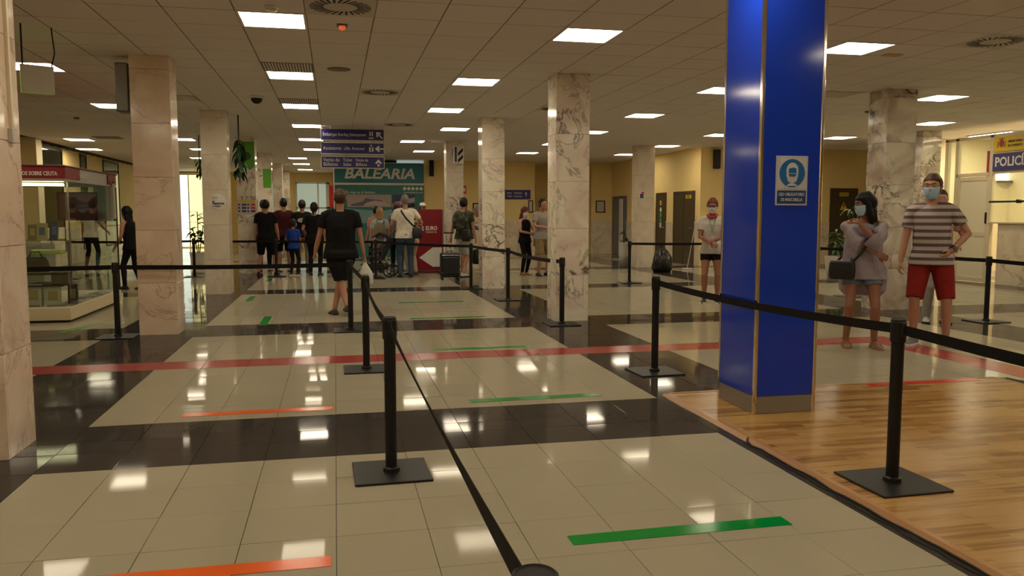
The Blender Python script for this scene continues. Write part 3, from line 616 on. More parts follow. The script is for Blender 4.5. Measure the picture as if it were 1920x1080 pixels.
# stickers and painted green glow on columns
t = thing('round_sticker', 'round white sticker with bold lettering on the third left column', 'sticker', (-1.955, 14.798, 1.60)); B('disc', MB().lathe([(0.135, 0), (0.135, 0.003)], 32), SIGNW, t, (0, 0, 0), (PI/2, 0, 0))
text('CEUTA', 0.05, (-0.1, -0.005, 0.065), RF, SIGNY, t, width=0.09); text('La', 0.045, (-0.1, -0.005, 0.01), RF, BLK, t); text('Tasomos', 0.06, (-0.1, -0.005, -0.03), RF, BLK, t, width=0.2, off=0.002); text('contigo', 0.05, (-0.1, -0.005, -0.075), RF, BLK, t, width=0.15)
t = thing('rules_notice', 'white notice with yellow heading and six blue and red boxes', 'notice', (-2.0, 19.798, 1.55)); B('sheet', MB().cbox(-0.21, 0.21, -0.004, 0, -0.17, 0.16, 0.001), PAPER, t); B('heading', MB().box(-0.2, 0.2, -0.007, -0.003, 0.11, 0.155), SIGNY, t)
for r0 in range(3):
    for c0 in range(2):
        B('rule_box', MB().box(-0.1+c0*0.2, 0.0+c0*0.2, -0.007, -0.003, 0.03-r0*0.075, 0.08-r0*0.075), (LREDP if c0 and r0 < 2 else SIGNP), t); B('rule_icon', MB().lathe([(0.025, 0), (0.025, 0.003)], 10), SIGNP, t, (-0.16+c0*0.2, -0.004, 0.055-r0*0.075), (PI/2, 0, 0))
t = thing('green_glow_patch', 'painted green glow high on the fourth left column', 'sticker', (-1.93, 19.798, 2.72)); B('sheet', MB().prism([(-0.14, -0.25), (0.0, -0.34), (0.13, -0.25), (0.14, 0.33), (-0.14, 0.33)], -0.004, 0), mat('lime', (0.12, 0.42, 0.03), 0.4), t); B('leaf_mark', MB().lathe([(0.09, 0), (0.09, 0.004)], 20), mat('dark green mark', (0.03, 0.12, 0.02), 0.4), t, (-0.03, -0.004, 0), (PI/2, 0, 0))  # flat green sheet stands in for a green glow with plants
t = thing('green_glow_patch', 'small painted green glow on the farther left column deep in the hall', 'sticker', (-1.9, 24.795, 2.4)); B('sheet', MB().cbox(-0.12, 0.1, -0.004, 0, -0.25, 0.3, 0.001), mat('lime', (0, 0, 0)), t)  # smaller sheet with the same green glow put into its colour
t = thing('column_sticker', 'small blue and red square sticker on the column by the dark doors', 'sticker', (7.76, 19.948, 1.88)); B('sheet', MB().cbox(-0.07, 0.07, -0.004, 0, -0.1, 0.1, 0.001), SIGNW, t); B('blue_mark', MB().box(-0.055, 0.045, -0.007, -0.003, -0.085, 0.03), SIGNP, t); B('red_mark', MB().box(-0.02, 0.055, -0.007, -0.003, 0.035, 0.085), LREDP, t)
# conduit on the nearest column, light boxes
t = thing('cable_conduit', 'thin grey cable conduit running down the nearest left column', 'conduit', (-1.82, 5.25, 0)); B('conduit', MB().cbox(0, 0.02, -0.014, 0.014, 1.86, CEIL, 0.002), CREAM, t); B('end_box', MB().cbox(0, 0.026, -0.035, 0.035, 1.79, 1.87, 0.003), SILVER, t)
# hidden side screen on column B
t = thing('wall_screen', 'grey flat screen mounted on the side of the second left column', 'screen', (-2.21, 10.1, 2.8)); B('housing', MB().cbox(-0.16, -0.03, -0.12, 0.12, -0.27, 0.27, 0.005), mat('grey case', (0.10, 0.09, 0.09), 0.4), t); B('front_plate', MB().cbox(-0.155, -0.035, -0.125, -0.119, -0.26, 0.26, 0.002), mat('screen grey', (0.28, 0.26, 0.27), 0.3), t); B('mount', MB().box(-0.04, 0, -0.03, 0.03, 0.1, 0.16), ALU, t)
# exit light sign at the upper left
t = thing('exit_light', 'white suspended exit light box seen edge on at upper left', 'exit sign', (-2.72, 8.6, 2.66), math.radians(30))
B('housing', MB().cbox(-0.14, 0.14, -0.012, 0.012, -0.14, 0.12, 0.003), mat('exit housing', (0.5, 0.46, 0.36), 0.5), t); B('lit_edge', MB().box(-0.14, 0.14, 0.012, 0.02, -0.14, 0.12), mat('exit green', (0.1, 0.4, 0.02), 0.4, emit=(0.35, 0.9, 0.05), es=0.8), t)
B('bracket', MB().tube([(-0.12, 0, 0.11), (-0.12, 0, 0.49)], 0.008), BLK, t); B('cable', MB().tube([(0.12, 0.01, 0.1), (0.16, 0.02, 0.25), (0.14, 0.02, 0.49)], 0.006), BLK, t)

# ================================================================== BLUE PILLAR
t = thing('blue_pillar', 'tall blue laminate clad pillar with metal corner strips', 'pillar', (0, 0, 0)); X0, X1, Y0, Y1 = 2.765, 3.235, 4.98, 5.52
B('front_panel', MB().cbox(X0+0.02, X1-0.02, Y0+0.004, Y0+0.02, 0.14, CEIL, 0.002), BLUE, t); B('back_panel', MB().cbox(X0+0.02, X1-0.02, Y1-0.02, Y1-0.004, 0.14, CEIL, 0.002), BLUE, t)
B('side_panel', MB().cbox(X0+0.004, X0+0.02, Y0+0.02, Y1-0.02, 0.14, CEIL, 0.002), BLUE, t); B('side_panel', MB().cbox(X1-0.02, X1-0.004, Y0+0.02, Y1-0.02, 0.14, CEIL, 0.002), BLUE, t)
B('core', MB().box(X0+0.03, X1-0.03, Y0+0.03, Y1-0.03, 0, CEIL), GROUT, t)
B('kick_plate', MB().cbox(X0+0.006, X1-0.006, Y0+0.006, Y1-0.006, 0.02, 0.138, 0.001), KICK, t)
for x in (X0, X1-0.028):
    for y in (Y0, Y1-0.028): B('corner_strip', MB().cbox(x, x+0.028, y, y+0.028, 0.015, CEIL, 0.006), CHROME, t)
t = thing('mask_sign', 'blue and white face mask instruction sign on the blue pillar', 'sign', (3.0, Y0+0.003, 1.605))
B('board', MB().cbox(-0.118, 0.118, -0.006, 0, -0.165, 0.165, 0.002), mat('sign blue white', (0.50, 0.52, 0.62), 0.4), t)
MB1 = mat('mandatory blue', (0.0, 0.14, 0.42), 0.4); NAVY = mat('navy strip', (0.0, 0.05, 0.20), 0.4); SW = mat('pictogram white', (0.62, 0.62, 0.66), 0.4)
B('upper_field', MB().box(-0.106, 0.106, -0.0075, -0.005, -0.055, 0.153), SW, t)
B('disc', MB().lathe([(0.094, 0), (0.094, 0.003)], 40), MB1, t, (0, -0.0065, 0.05), (PI/2, 0, 0))
head = [(0.044*math.cos(a), 0.07+0.05*math.sin(a)) for a in [PI*k/12 for k in range(13)]] + [(-0.042, 0.03), (-0.03, -0.005), (0.0, -0.02), (0.03, -0.005), (0.042, 0.03)]
B('head_shape', MB().prism(head, -0.0115, -0.009), SW, t)
B('face_shape', MB().prism([(-0.028, 0.08), (0.005, 0.088), (0.028, 0.08), (0.028, 0.04), (0.02, 0.028), (-0.02, 0.028), (-0.028, 0.04)], -0.0135, -0.0115), MB1, t)
B('mask_fold', MB().box(-0.028, 0.028, -0.0145, -0.0125, 0.045, 0.049), SW, t); B('ears', MB().lathe([(0.009, 0), (0.009, 0.003)], 10, (-0.048, -0.05, 0.009)).lathe([(0.009, 0), (0.009, 0.003)], 10, (0.048, -0.05, 0.009)), SW, t, (0, 0, 0), (PI/2, 0, 0))
B('shoulders', MB().prism([(-0.02, -0.018), (-0.045, -0.035), (0.045, -0.035), (0.02, -0.018)], -0.0115, -0.009), SW, t)
B('lower_field', MB().box(-0.106, 0.106, -0.0075, -0.005, -0.153, -0.066), NAVY, t)
text('USO OBLIGATORIO', 0.03, (0, -0.008, -0.092), RF, SW, t, align='CENTER', width=0.19, ext=0.001, off=0.0006); text('DE MASCARILLA', 0.03, (0, -0.008, -0.127), RF, SW, t, align='CENTER', width=0.16, ext=0.001, off=0.0006)

# ================================================================== WOOD PLATFORM
plat = thing('wooden_platform', 'low laminate wood floor platform at lower right', 'platform', (0, 0, 0))
PX0, PX1, PY0, PY1 = 2.44, 5.38, 0.6, 5.74
B('base', MB().box(PX0+0.01, PX1, PY0, PY1-0.01, 0.0, 0.008), GROUT, plat)
y = PY0; r0 = 0; rp = random.Random(5)
while y < PY1-0.03:
    y2 = min(y+0.19, PY1-0.02); x = PX0+0.025 - rp.choice((0, 0.42, 0.84, 0.2))
    while x < PX1:
        a, b = max(x, PX0+0.025), min(x+1.26, PX1)
        if b-a > 0.05: B('floorboard', MB().cbox(a+0.0004, b-0.0004, y+0.0004, y2-0.0004, 0.008, 0.018, 0.0006), WOOD, plat)
        x += 1.26
    y = y2
B('edge_strip', MB().prism([(PX0-0.02, 0.0), (PX0+0.03, 0.0), (PX0+0.035, 0.021), (PX0+0.005, 0.021)], PY0, PY1+0.01, 'xz'), WOODE, plat)
B('edge_strip', MB().prism([(PY1-0.03, 0.0), (PY1+0.02, 0.0), (PY1+0.0, 0.021), (PY1-0.03, 0.021)], PX0, PX1, 'yz'), WOODE, plat)
B('edge_strip', MB().cbox(PX1, PX1+0.03, PY0, PY1, 0, 0.02, 0.003), WOODE, plat)
# cable along the edge
pts = []; rc = random.Random(2); yy = 4.42
while yy > 1.0: pts.append((PX0-0.03 + rc.uniform(-0.012, 0.008), yy, 0.007 + rc.uniform(0, 0.003))); yy -= 0.09
tag(B('floor_cable', MB().tube([(PX0+0.0, 4.45, 0.022)] + pts, 0.0055, 6), BLKR, smooth=True), 'black cable lying along the edge of the wooden platform', 'cable')
pts = [(p[0]-0.022+rc.uniform(-0.015, 0.01), p[1]-0.2, 0.005) for p in pts[:-3]]
tag(B('floor_cable', MB().tube(pts, 0.0028, 5), BLKR, smooth=True), 'thin loose dark wire beside the thicker platform cable', 'cable')
t = thing('threshold_strips', 'three dark parallel threshold strips at the right platform corner', 'threshold', (0, 0, 0))
for k in range(3): B('strip', MB().cbox(5.42+k*0.05, 5.445+k*0.05, 4.4, 5.75, 0.001, 0.006, 0.001), BLK, t)

# ================================================================== FLOOR TAPES
def tape(x0, x1, y0, y1, m_, label, z=0.0, g='floor marking tapes', rz=0):
    cx, cy = (x0+x1)/2, (y0+y1)/2
    tag(B('floor_tape', MB().box(x0-cx, x1-cx, y0-cy, y1-cy, 0.0008, 0.0022), m_, None, (cx, cy, z), (0, 0, rz)), label, 'floor tape', g)
for k, (yy, d_) in enumerate(((3.22, 0.1), (5.87, 0.1), (8.22, 0.1), (10.76, 0.1), (12.76, 0.1))):
    tape(0.95, 1.97, yy-d_/2, yy+d_/2, GREEN, 'long green floor tape in the right lane, %s from the front' % ORD[k], rz=0.012)
tape(-1.06, -0.04, 3.17, 3.27, ORANGE, 'orange floor tape nearest the camera at lower left', rz=0.0); tape(-1.05, -0.04, 5.81, 5.91, ORANGE, 'orange floor tape second from the camera on the left', rz=0.0)
tape(-0.96, -0.86, 10.5, 11.4, GREEN, 'short green floor tape running lengthwise left of the man in black'); tape(-1.43, -1.33, 13.5, 14.3, GREEN, 'small green floor tape near the third left column'); tape(-1.43, -1.33, 17.4, 18.2, GREEN, 'tiny green floor tape behind the far belt post'); tape(-3.12, -3.0, 10.3, 11.15, GREEN, 'green floor tape beside the glass showcase', rz=-0.25)
tape(4.15, 5.18, 5.63, 5.73, REDT, 'red tape across the far edge of the wooden platform', 0.018)

# ================================================================== STANCHIONS + BELTS
st = thing('belt_post', 'x', 'belt post')
B('base_plate', MB().cbox(-0.2, 0.2, -0.2, 0.2, 0.0, 0.012, 0.004), BLK, st)
B('base_collar', MB().lathe([(0.045, 0.012), (0.043, 0.03), (0.034, 0.036)], 20), BLK, st, smooth=False)
B('pole', MB().lathe([(0.031, 0.012), (0.031, 0.73)], 20), BLK, st, smooth=False)
B('belt_head', MB().lathe([(0.036, 0.725), (0.038, 0.73), (0.038, 0.825), (0.034, 0.832)], 24), BLK, st, smooth=False)
B('cap', MB().lathe([(0.036, 0.831), (0.036, 0.838), (0.031, 0.842), (0.029, 0.839), (0.002, 0.839)], 24), BLKR, st)
B('belt_clip', MB().cbox(-0.012, 0.012, -0.045, -0.034, 0.755, 0.825, 0.002).cbox(-0.012, 0.012, 0.034, 0.045, 0.755, 0.825, 0.002), BLKR, st)
POSTS = {'a': (0.285, 1.15, 0, 'nearest belt post, its cap cut off at the bottom edge'), 'b': (0.27, 4.30, 0.02, 'large black belt post left of centre in the foreground'),
         'c': (0.25, 7.28, 0.0, 'black belt post standing on the light floor just before the red band'), 'd': (0.16, 9.80, 0, 'black belt post right beside the walking man in black'),
         'e': (-2.42, 9.84, 0.0, 'black belt post left of the second marble column'), 'f': (-4.7, 9.8, 0, 'black belt post at far left hidden by the near column'),
         'g': (-3.07, 19.1, 0, 'thin distant belt post in the bright left aisle'), 'h': (-1.29, 18.7, 0, 'distant belt post before the man in black shorts'),
         'i': (0.84, 17.75, 0, 'distant belt post in front of the pushchair'), 'j': (2.46, 14.96, 0, 'belt post in front of the man in camouflage vest'),
         'k': (2.72, 12.85, 0, 'belt post at the middle narrow marble column'), 'l': (2.77, 9.81, 0, 'belt post in front of the large cracked-vein marble column'),
         'm': (2.72, 6.63, 0.05, 'black belt post left of the blue pillar'), 'n': (2.75, 3.54, 0.02, 'big black belt post on the wooden platform'),
         'o': (5.81, 15.57, 0, 'belt post by the open grey door'), 'p': (8.3, 15.4, 0, 'belt post hidden behind the blue pillar'), 'q': (8.45, 12.1, 0, 'belt post behind the woman in the tunic'),
         'r': (8.2, 8.9, 0.0, 'belt post at the right before the police booth'), 's': (2.58, 0.75, 0, 'belt post outside the frame at lower right'), 't': (8.1, 6.0, 0, 'belt post outside the frame at right'), 'u': (-5.6, 19.1, 0, 'thin belt post far left behind the second column')}
first = True
for k, (x, y, rz, lab) in POSTS.items():
    o = st if first else copy_tree(st); first = False
    o.location = (x, y, 0.018 if k in 'ns' else 0); o.rotation_euler = (0, 0, rz); o['label'] = lab; o['group'] = 'black belt posts'
def belt(a, b, lab, sag=0.015, z=0.79, h=0.05, twist=0.0):
    P, Q = Vector((*POSTS[a][:2], z + (0.018 if a in 'ns' else 0))), Vector((*POSTS[b][:2], z + (0.018 if b in 'ns' else 0)))
    d = (Q-P).normalized(); P2 = P + d*0.04; Q2 = Q - d*0.04; L_ = (Q2-P2).length; n = 24; perp = Vector((-d.y, d.x, 0)).normalized()
    v = []; f = []
    for i in range(n+1):
        s = i/n; c = P2.lerp(Q2, s) - Vector((0, 0, sag*4*s*(1-s)*min(1.5, L_/3))); tw = twist*math.sin(PI*s)
        up = Vector((0, 0, 1))*math.cos(tw) + perp*math.sin(tw); th = perp*0.0012
        for q in (up*h/2+th, up*h/2-th, -up*h/2-th, -up*h/2+th): v.append(c + q)
    for i in range(n):
        for j in range(4): f.append((i*4+j, i*4+(j+1)%4, i*4+4+(j+1)%4, i*4+4+j))
    f += [(0, 1, 2, 3), (n*4+3, n*4+2, n*4+1, n*4)]
    m_ = MB().add([tuple(q-P) for q in v], f)
    tag(B('queue_belt', m_, BELT, None, P), lab, 'queue belt', 'black queue belts between the posts')
belt('a', 'b', 'black belt running from the bottom edge to the large foreground post', twist=0.35); belt('b', 'c', 'black belt between the large foreground post and the next one behind', 0.05); belt('c', 'd', 'short black belt between the two posts by the man in black', 0.01)
belt('f', 'e', 'black belt across the glass showcase at left'); belt('e', 'd', 'black belt crossing in front of the second column to the queue'); belt('u', 'g', 'distant belt in the bright left aisle'); belt('g', 'h', 'distant belt between third and fourth left columns')
belt('h', 'i', 'distant belt across the queueing people'); belt('i', 'j', 'belt in front of the man in white and the red board'); belt('j', 'k', 'belt leading to the narrow marble column'); belt('k', 'l', 'belt leading to the large marble column', 0.03)
belt('m', 'n', 'long black belt passing in front of the blue pillar', 0.03); belt('n', 's', 'black belt leaving the frame at lower right', 0.02); belt('o', 'p', 'belt across the dark doors'); belt('p', 'q', 'belt seen left of the woman in the tunic'); belt('q', 'r', 'belt seen behind the man in the striped shirt'); belt('r', 't', 'belt leaving the frame at the right edge')

# ================================================================== RED BOARD
t = thing('red_board', 'tall red advertising board with white arrow pointing left', 'board', (2.13, 19.3, 0)); B('board', MB().cbox(-0.36, 0.36, -0.03, 0.03, 0.06, 1.5, 0.005), REDP, t); B('side_post', MB().cbox(-0.40, -0.36, -0.035, 0.035, 0.0, 1.5, 0.004), ALU, t); B('side_post', MB().cbox(0.36, 0.39, -0.035, 0.035, 0.0, 1.5, 0.004), ALU, t)
B('foot', MB().cbox(-0.4, 0.4, -0.15, 0.15, 0.0, 0.05, 0.006), mat('dark red foot', (0.12, 0.01, 0.015), 0.4), t)
B('arrow', MB().prism([(-0.20, 0.36), (0.12, 0.60), (0.34, 0.60), (0.34, 0.14), (0.12, 0.14)], -0.036, -0.031), SIGNW, t)
text('EURO', 0.13, (-0.04, -0.034, 1.05), RF, SIGNW, t, width=0.27, off=0.004); text('FERRYS', 0.06, (-0.04, -0.034, 0.96), RF, SIGNW, t, width=0.26); B('logo', MB().prism([(-0.2, 1.0), (-0.08, 1.0), (-0.08, 1.02), (-0.12, 1.04), (-0.08, 1.07), (-0.1, 1.1), (-0.17, 1.1), (-0.14, 1.05)], -0.036, -0.031), SIGNW, t); B('label_strip', MB().box(-0.34, -0.16, -0.034, -0.03, 1.27, 1.33), SIGNW, t)

# ================================================================== GLASS SHOWCASE (left)
sc_ = thing('glass_showcase', 'glass showcase with red fascia lettering at the left', 'display case', (-3.32, 11.3, 0)); W_, D_ = -2.2, 2.5
B('plinth', MB().cbox(W_, 0, 0, D_, 0.03, 0.20, 0.008), CREAM, sc_); B('plinth_recess', MB().box(W_+0.05, -0.04, 0.04, D_-0.04, 0, 0.03), BLK, sc_)
B('fascia', MB().cbox(W_, -0.01, 0.01, D_-0.01, 1.80, 1.98, 0.004), SILVER, sc_); B('fascia_top', MB().cbox(W_-0.01, 0.01, -0.01, D_+0.01, 1.98, 2.0, 0.003), mat('dark red trim', (0.13, 0.008, 0.01), 0.4), sc_)
B('red_band', MB().box(-0.62, 0.0, -0.004, 0.0, 1.83, 1.975), REDP, sc_); B('red_band', MB().box(0.0, 0.004, 0.0, 0.62, 1.83, 1.975), REDP, sc_); B('red_band', MB().box(0.0, 0.004, 2.0, 2.45, 1.83, 1.975), REDP, sc_)
text('LIBROS SOBRE CEUTA', 0.07, (-0.585, -0.008, 1.89), RF, SIGNW, sc_, width=0.50, off=0.001)
text('LIBROS', 0.075, (0.008, 0.58, 1.89), (PI/2, 0, PI/2), SIGNW, sc_, width=0.4); 
B('glass_front', MB().box(W_+0.01, -0.02, 0.012, 0.018, 0.20, 1.80), GLASS, sc_); B('glass_side', MB().box(-0.018, -0.012, 0.02, D_-0.02, 0.20, 1.80), GLASS, sc_)
B('corner_post', MB().cbox(-0.022, -0.004, D_-0.03, D_-0.01, 0.2, 1.8, 0.002), BLK, sc_); B('back_panel', MB().box(W_, -1.6, D_-0.3, D_-0.28, 0.2, 1.78), PAPER, sc_)
B('lamp_tube', MB().tube([(-1.1, 0.25, 1.765), (-0.10, 0.25, 1.765)], 0.016), TUBE, sc_); B('lamp_tube', MB().tube([(-1.1, 0.42, 1.765), (-0.14, 0.42, 1.765)], 0.016), TUBE, sc_)
for z, x1_ in ((1.04, -0.05), (0.62, -0.12), (0.46, -0.10)): B('glass_shelf', MB().cbox(W_+0.05 if z > 1 else -0.62, x1_, 0.1, 0.75, z, z+0.012, 0.002), GLASS if z > 1 else BLK, sc_)
for x in (-0.64, -0.1): B('shelf_bracket', MB().cbox(x-0.008, x+0.008, 0.42, 0.44, 0.2, 1.8, 0.001), SILVER, sc_)
bk = [('maroon', (0.18, 0.02, 0.03)), ('olive', (0.20, 0.17, 0.06)), ('tan', (0.45, 0.36, 0.2)), ('grey', (0.2, 0.21, 0.23)), ('white', (0.62, 0.60, 0.54)), ('dark blue', (0.04, 0.06, 0.12)), ('green', (0.05, 0.12, 0.06)), ('brown', (0.09, 0.045, 0.02))]
def book(x, y, z, w_, h_, c, lab, lean=0.0, th=0.03, rz=0.0, flat=False):
    nm, co = bk[c]; t = thing('book', lab, 'book', (-3.32+x, 11.3+y, z), rz, 'books in the showcase')
    rot = (lean, 0, 0) if not flat else (-PI/2, 0, 0)
    B('cover', MB().box(0, w_, 0, 0.003, 0, h_).box(0, w_, th-0.003, th, 0, h_).box(0, 0.003, 0, th, 0, h_), mat('cover '+nm, co, 0.4), t, (0, 0, 0.0 if not flat else th), rot); B('pages', MB().box(0.003, w_-0.004, 0.003, th-0.003, 0.004, h_-0.004), PAPER, t, (0, 0, 0.0 if not flat else th), rot)
    B('cover_picture', MB().box(w_*0.25, w_*0.8, -0.001, 0.001, h_*0.3, h_*0.75), mat('print '+str(c % 3), [(0.3, 0.12, 0.12), (0.5, 0.4, 0.15), (0.1, 0.15, 0.3)][c % 3], 0.5), t, (0, 0, 0.0 if not flat else th), rot)
book(-0.58, 0.14, 0.20, 0.19, 0.29, 4, 'white book with round drawing standing at the case corner', -0.12); book(-0.36, 0.14, 0.20, 0.20, 0.26, 4, 'white book with a portrait standing beside it', -0.10); book(-0.14, 0.35, 0.20, 0.12, 0.27, 7, 'dark brown book standing behind the portrait book', -0.1)
book(-0.62, 0.10, 1.052, 0.05, 0.22, 0, 'thin maroon book at the left end of the upper shelf', -0.05, rz=0.4); book(-0.50, 0.12, 1.052, 0.10, 0.20, 1, 'olive book on the upper shelf', -0.1); book(-0.40, 0.12, 1.052, 0.12, 0.22, 2, 'tan book leaning on the upper shelf', -0.12); book(-0.26, 0.14, 1.052, 0.10, 0.24, 5, 'dark blue book leaning at the right of the upper shelf', -0.2)
fb = [(-0.6, 0.06, 5, 'dark blue book lying at the front left of the plinth'), (-0.3, 0.06, 6, 'green book lying flat by the front glass'), (-0.22, 0.5, 4, 'white magazine lying flat behind the corner'), (-0.28, 0.85, 3, 'grey magazine lying flat along the side glass'), (-0.26, 1.2, 4, 'pale magazine lying third along the side glass'), (-0.24, 1.55, 2, 'tan magazine lying fourth along the side glass'), (-0.24, 1.9, 4, 'white magazine lying at the far end of the case')]
for x, y, c, lab in fb: book(x, y, 0.20, 0.21, 0.28, c, lab, 0, 0.018, 0.15, True)
t = thing('display_handbag', 'dark brown leather bag in the showcase on the lower shelf', 'handbag', (-3.32-0.50, 11.65, 0.474+0.16)); 
B('body', MB().loft([(0, 0, 0, 0.16, 0.06), (0, 0, 0.06, 0.17, 0.065), (0, 0, 0.14, 0.15, 0.05), (0, 0, 0.19, 0.12, 0.02)], 20, 3), mat('dark leather', (0.035, 0.02, 0.012), 0.45), t); B('strap', MB().tube([(-0.08, 0, 0.18), (-0.05, 0, 0.26), (0.05, 0, 0.26), (0.08, 0, 0.18)], 0.008), mat('dark leather', (0, 0, 0)), t)
B('shelf_block', MB().cbox(-0.72, -0.3, 0.2, 0.7, 0.60, 0.634), mat('grey block', (0.3, 0.27, 0.2), 0.5), sc_)
t = thing('display_case_box', 'small brown box on the black shelf of the showcase', 'box', (-3.5, 11.5, 0.474)); B('box_body', MB().cbox(-0.1, 0.1, 0, 0.12, 0, 0.14, 0.004), mat('brown box', (0.12, 0.07, 0.05), 0.5), t); B('box_lid', MB().cbox(-0.105, 0.105, -0.004, 0.124, 0.14, 0.165, 0.003), mat('brown box', (0, 0, 0)), t)
framed(-3.75, 13.3, 1.5, 0.55, 0.42, 'dark red picture hanging inside the showcase', mat('dark maroon', (0, 0, 0)), mat('maroon print', (0.12, 0.02, 0.03), 0.5), 'case_picture')
framed(-3.2-0.22, 13.5, 1.58, 0.3, 0.6, 'pale document with red seal inside the showcase', PAPER, mat('document', (0.5, 0.46, 0.4), 0.5), 'case_document')
t = thing('display_case_box', 'white cabinet at the far left inside the showcase', 'cabinet', (-4.4, 12.2, 0.2)); B('cabinet_body', MB().cbox(-0.5, 0.5, 0, 0.5, 0, 0.78, 0.01), mat('cabinet grey', (0.36, 0.34, 0.30), 0.5), t); B('cabinet_door', MB().cbox(-0.48, 0.48, -0.02, 0, 0.02, 0.76, 0.005), mat('cabinet grey', (0, 0, 0)), t)
t = thing('tray', 'pale lit tray under the upper shelf of the showcase', 'tray', (-3.65, 11.75, 0.86)); B('tray_body', MB().cbox(-0.22, 0.14, -0.1, 0.1, 0, 0.06, 0.01), mat('lime cream', (0.60, 0.72, 0.25), 0.4), t); B('tray_bracket', MB().tube([(0, 0, 0.06), (0, 0, 0.18)], 0.01), SILVER, t)

# ================================================================== POLICE BOOTH (right)
bw = 12.8
struct('wall_booth_dado', MB().box(bw, bw+0.15, 3.0, 13.72, 0, 1.17), CREAM)
wainscot_x(3.0, 13.70, bw, 'trim_10', -1, 0.9, 1.17)
booth = thing('glazed_partition', 'cream framed glazed partition of the police booth', 'partition', (bw, 0, 0))
def post(y, w_=0.05): B('post', MB().cbox(-0.04, 0.04, y-w_/2, y+w_/2, 0, 2.95, 0.004), CREAM, booth)
for y_ in (15.15, 14.85, 13.93): post(y_, 0.09)
for y_ in (11.0, 8.0, 5.0): post(y_, 0.09)
B('top_rail', MB().cbox(-0.04, 0.04, 3.0, 15.2, 2.90, 2.96, 0.004), CREAM, booth)
B('door_transom', MB().cbox(-0.04, 0.04, 13.95, 14.85, 2.15, 2.22, 0.004), CREAM, booth)
B('sill', MB().cbox(-0.10, 0.15, 3.0, 13.9, 1.20, 1.235, 0.005), CREAM, booth)
B('window_rail', MB().cbox(-0.03, 0.03, 3.0, 13.9, 2.18, 2.23, 0.004), CREAM, booth)
B('window_glass', MB().box(-0.004, 0.004, 3.0, 13.88, 1.235, 2.18), GLASS, booth)
B('transom_glass', MB().box(-0.004, 0.004, 13.97, 14.83, 2.22, 2.9), GLASS, booth)
dr = thing('glazed_door', 'pale panelled door of the police booth with handle', 'door', (bw, 14.39, 0)); 
FROST = mat('frosted pane', (0.80, 0.74, 0.54), 0.5)
B('stile', MB().cbox(-0.025, 0.025, -0.43, -0.36, 0.01, 2.14, 0.003), CREAM, dr); B('stile', MB().cbox(-0.025, 0.025, 0.36, 0.43, 0.01, 2.14, 0.003), CREAM, dr); B('rail', MB().cbox(-0.025, 0.025, -0.36, 0.36, 0.94, 1.02, 0.003), CREAM, dr); B('rail', MB().cbox(-0.025, 0.025, -0.36, 0.36, 0.01, 0.1, 0.003), CREAM, dr); B('rail', MB().cbox(-0.025, 0.025, -0.36, 0.36, 2.06, 2.14, 0.003), CREAM, dr)
B('upper_pane', MB().box(-0.008, 0.008, -0.36, 0.36, 1.02, 2.06), FROST, dr); B('lower_pane', MB().box(-0.008, 0.008, -0.36, 0.36, 0.1, 0.94), FROST, dr); B('lock_plate', MB().cbox(-0.05, -0.025, -0.42, -0.37, 1.2, 1.42, 0.003), BLK, dr)
B('side_pane', MB().box(-0.008, 0.008, 14.9, 15.1, 1.0, 2.9), GLASS, booth); B('side_pane', MB().box(-0.008, 0.008, 14.9, 15.1, 0.05, 1.0), FROST, booth)
t = thing('booth_bar', 'black horizontal grab rail across the booth window', 'rail', (bw-0.06, 0, 1.63)); B('rail_tube', MB().tube([(0, 5, 0), (0, 13.9, 0)], 0.02), BLK, t, smooth=True)
for y_ in (13.2, 12.2, 11.2, 10.2): B('rail_bracket', MB().cbox(-0.025, 0.06, y_-0.03, y_+0.03, -0.035, 0.035, 0.005), BLK, t)
t = thing('police_sign', 'purple police sign with white capitals over the booth window', 'sign', (bw-0.05, 13.86, 2.23)); B('panel', MB().cbox(-0.02, 0.0, -3.0, 0, 0, 0.34, 0.003), SIGNP, t)
text('POLICÍA PORTUARIA', 0.25, (-0.025, -0.06, 0.165), RR, SIGNW, t, width=2.15, off=0.006)
t = thing('ministry_sign', 'yellow ministry sign with small emblem above the police sign', 'sign', (bw-0.05, 13.86, 2.60)); B('panel', MB().cbox(-0.02, 0.0, -0.78, 0, 0, 0.29, 0.003), SIGNY, t)
B('emblem_shield', MB().prism([(-0.20+0.06*math.cos(a), 0.16+0.075*math.sin(a)) for a in [2*PI*k/10 for k in range(10)]], -0.026, -0.02, 'yz'), mat('emblem red', (0.35, 0.05, 0.03), 0.5), t)
B('emblem_pillars', MB().box(-0.026, -0.02, -0.12, -0.105, 0.08, 0.2).box(-0.026, -0.02, -0.295, -0.28, 0.08, 0.2).box(-0.026, -0.02, -0.26, -0.14, 0.235, 0.255), mat('emblem red', (0, 0, 0)), t)
text('MINISTERIO', 0.07, (-0.024, -0.36, 0.18), RR, BLK, t, width=0.34); text('DE FOMENTO', 0.07, (-0.024, -0.36, 0.10), RR, BLK, t, width=0.34)
B('sign_backing', MB().cbox(-0.045, -0.02, 10.85, 13.9, 2.22, 2.91, 0.003), CREAM, booth)
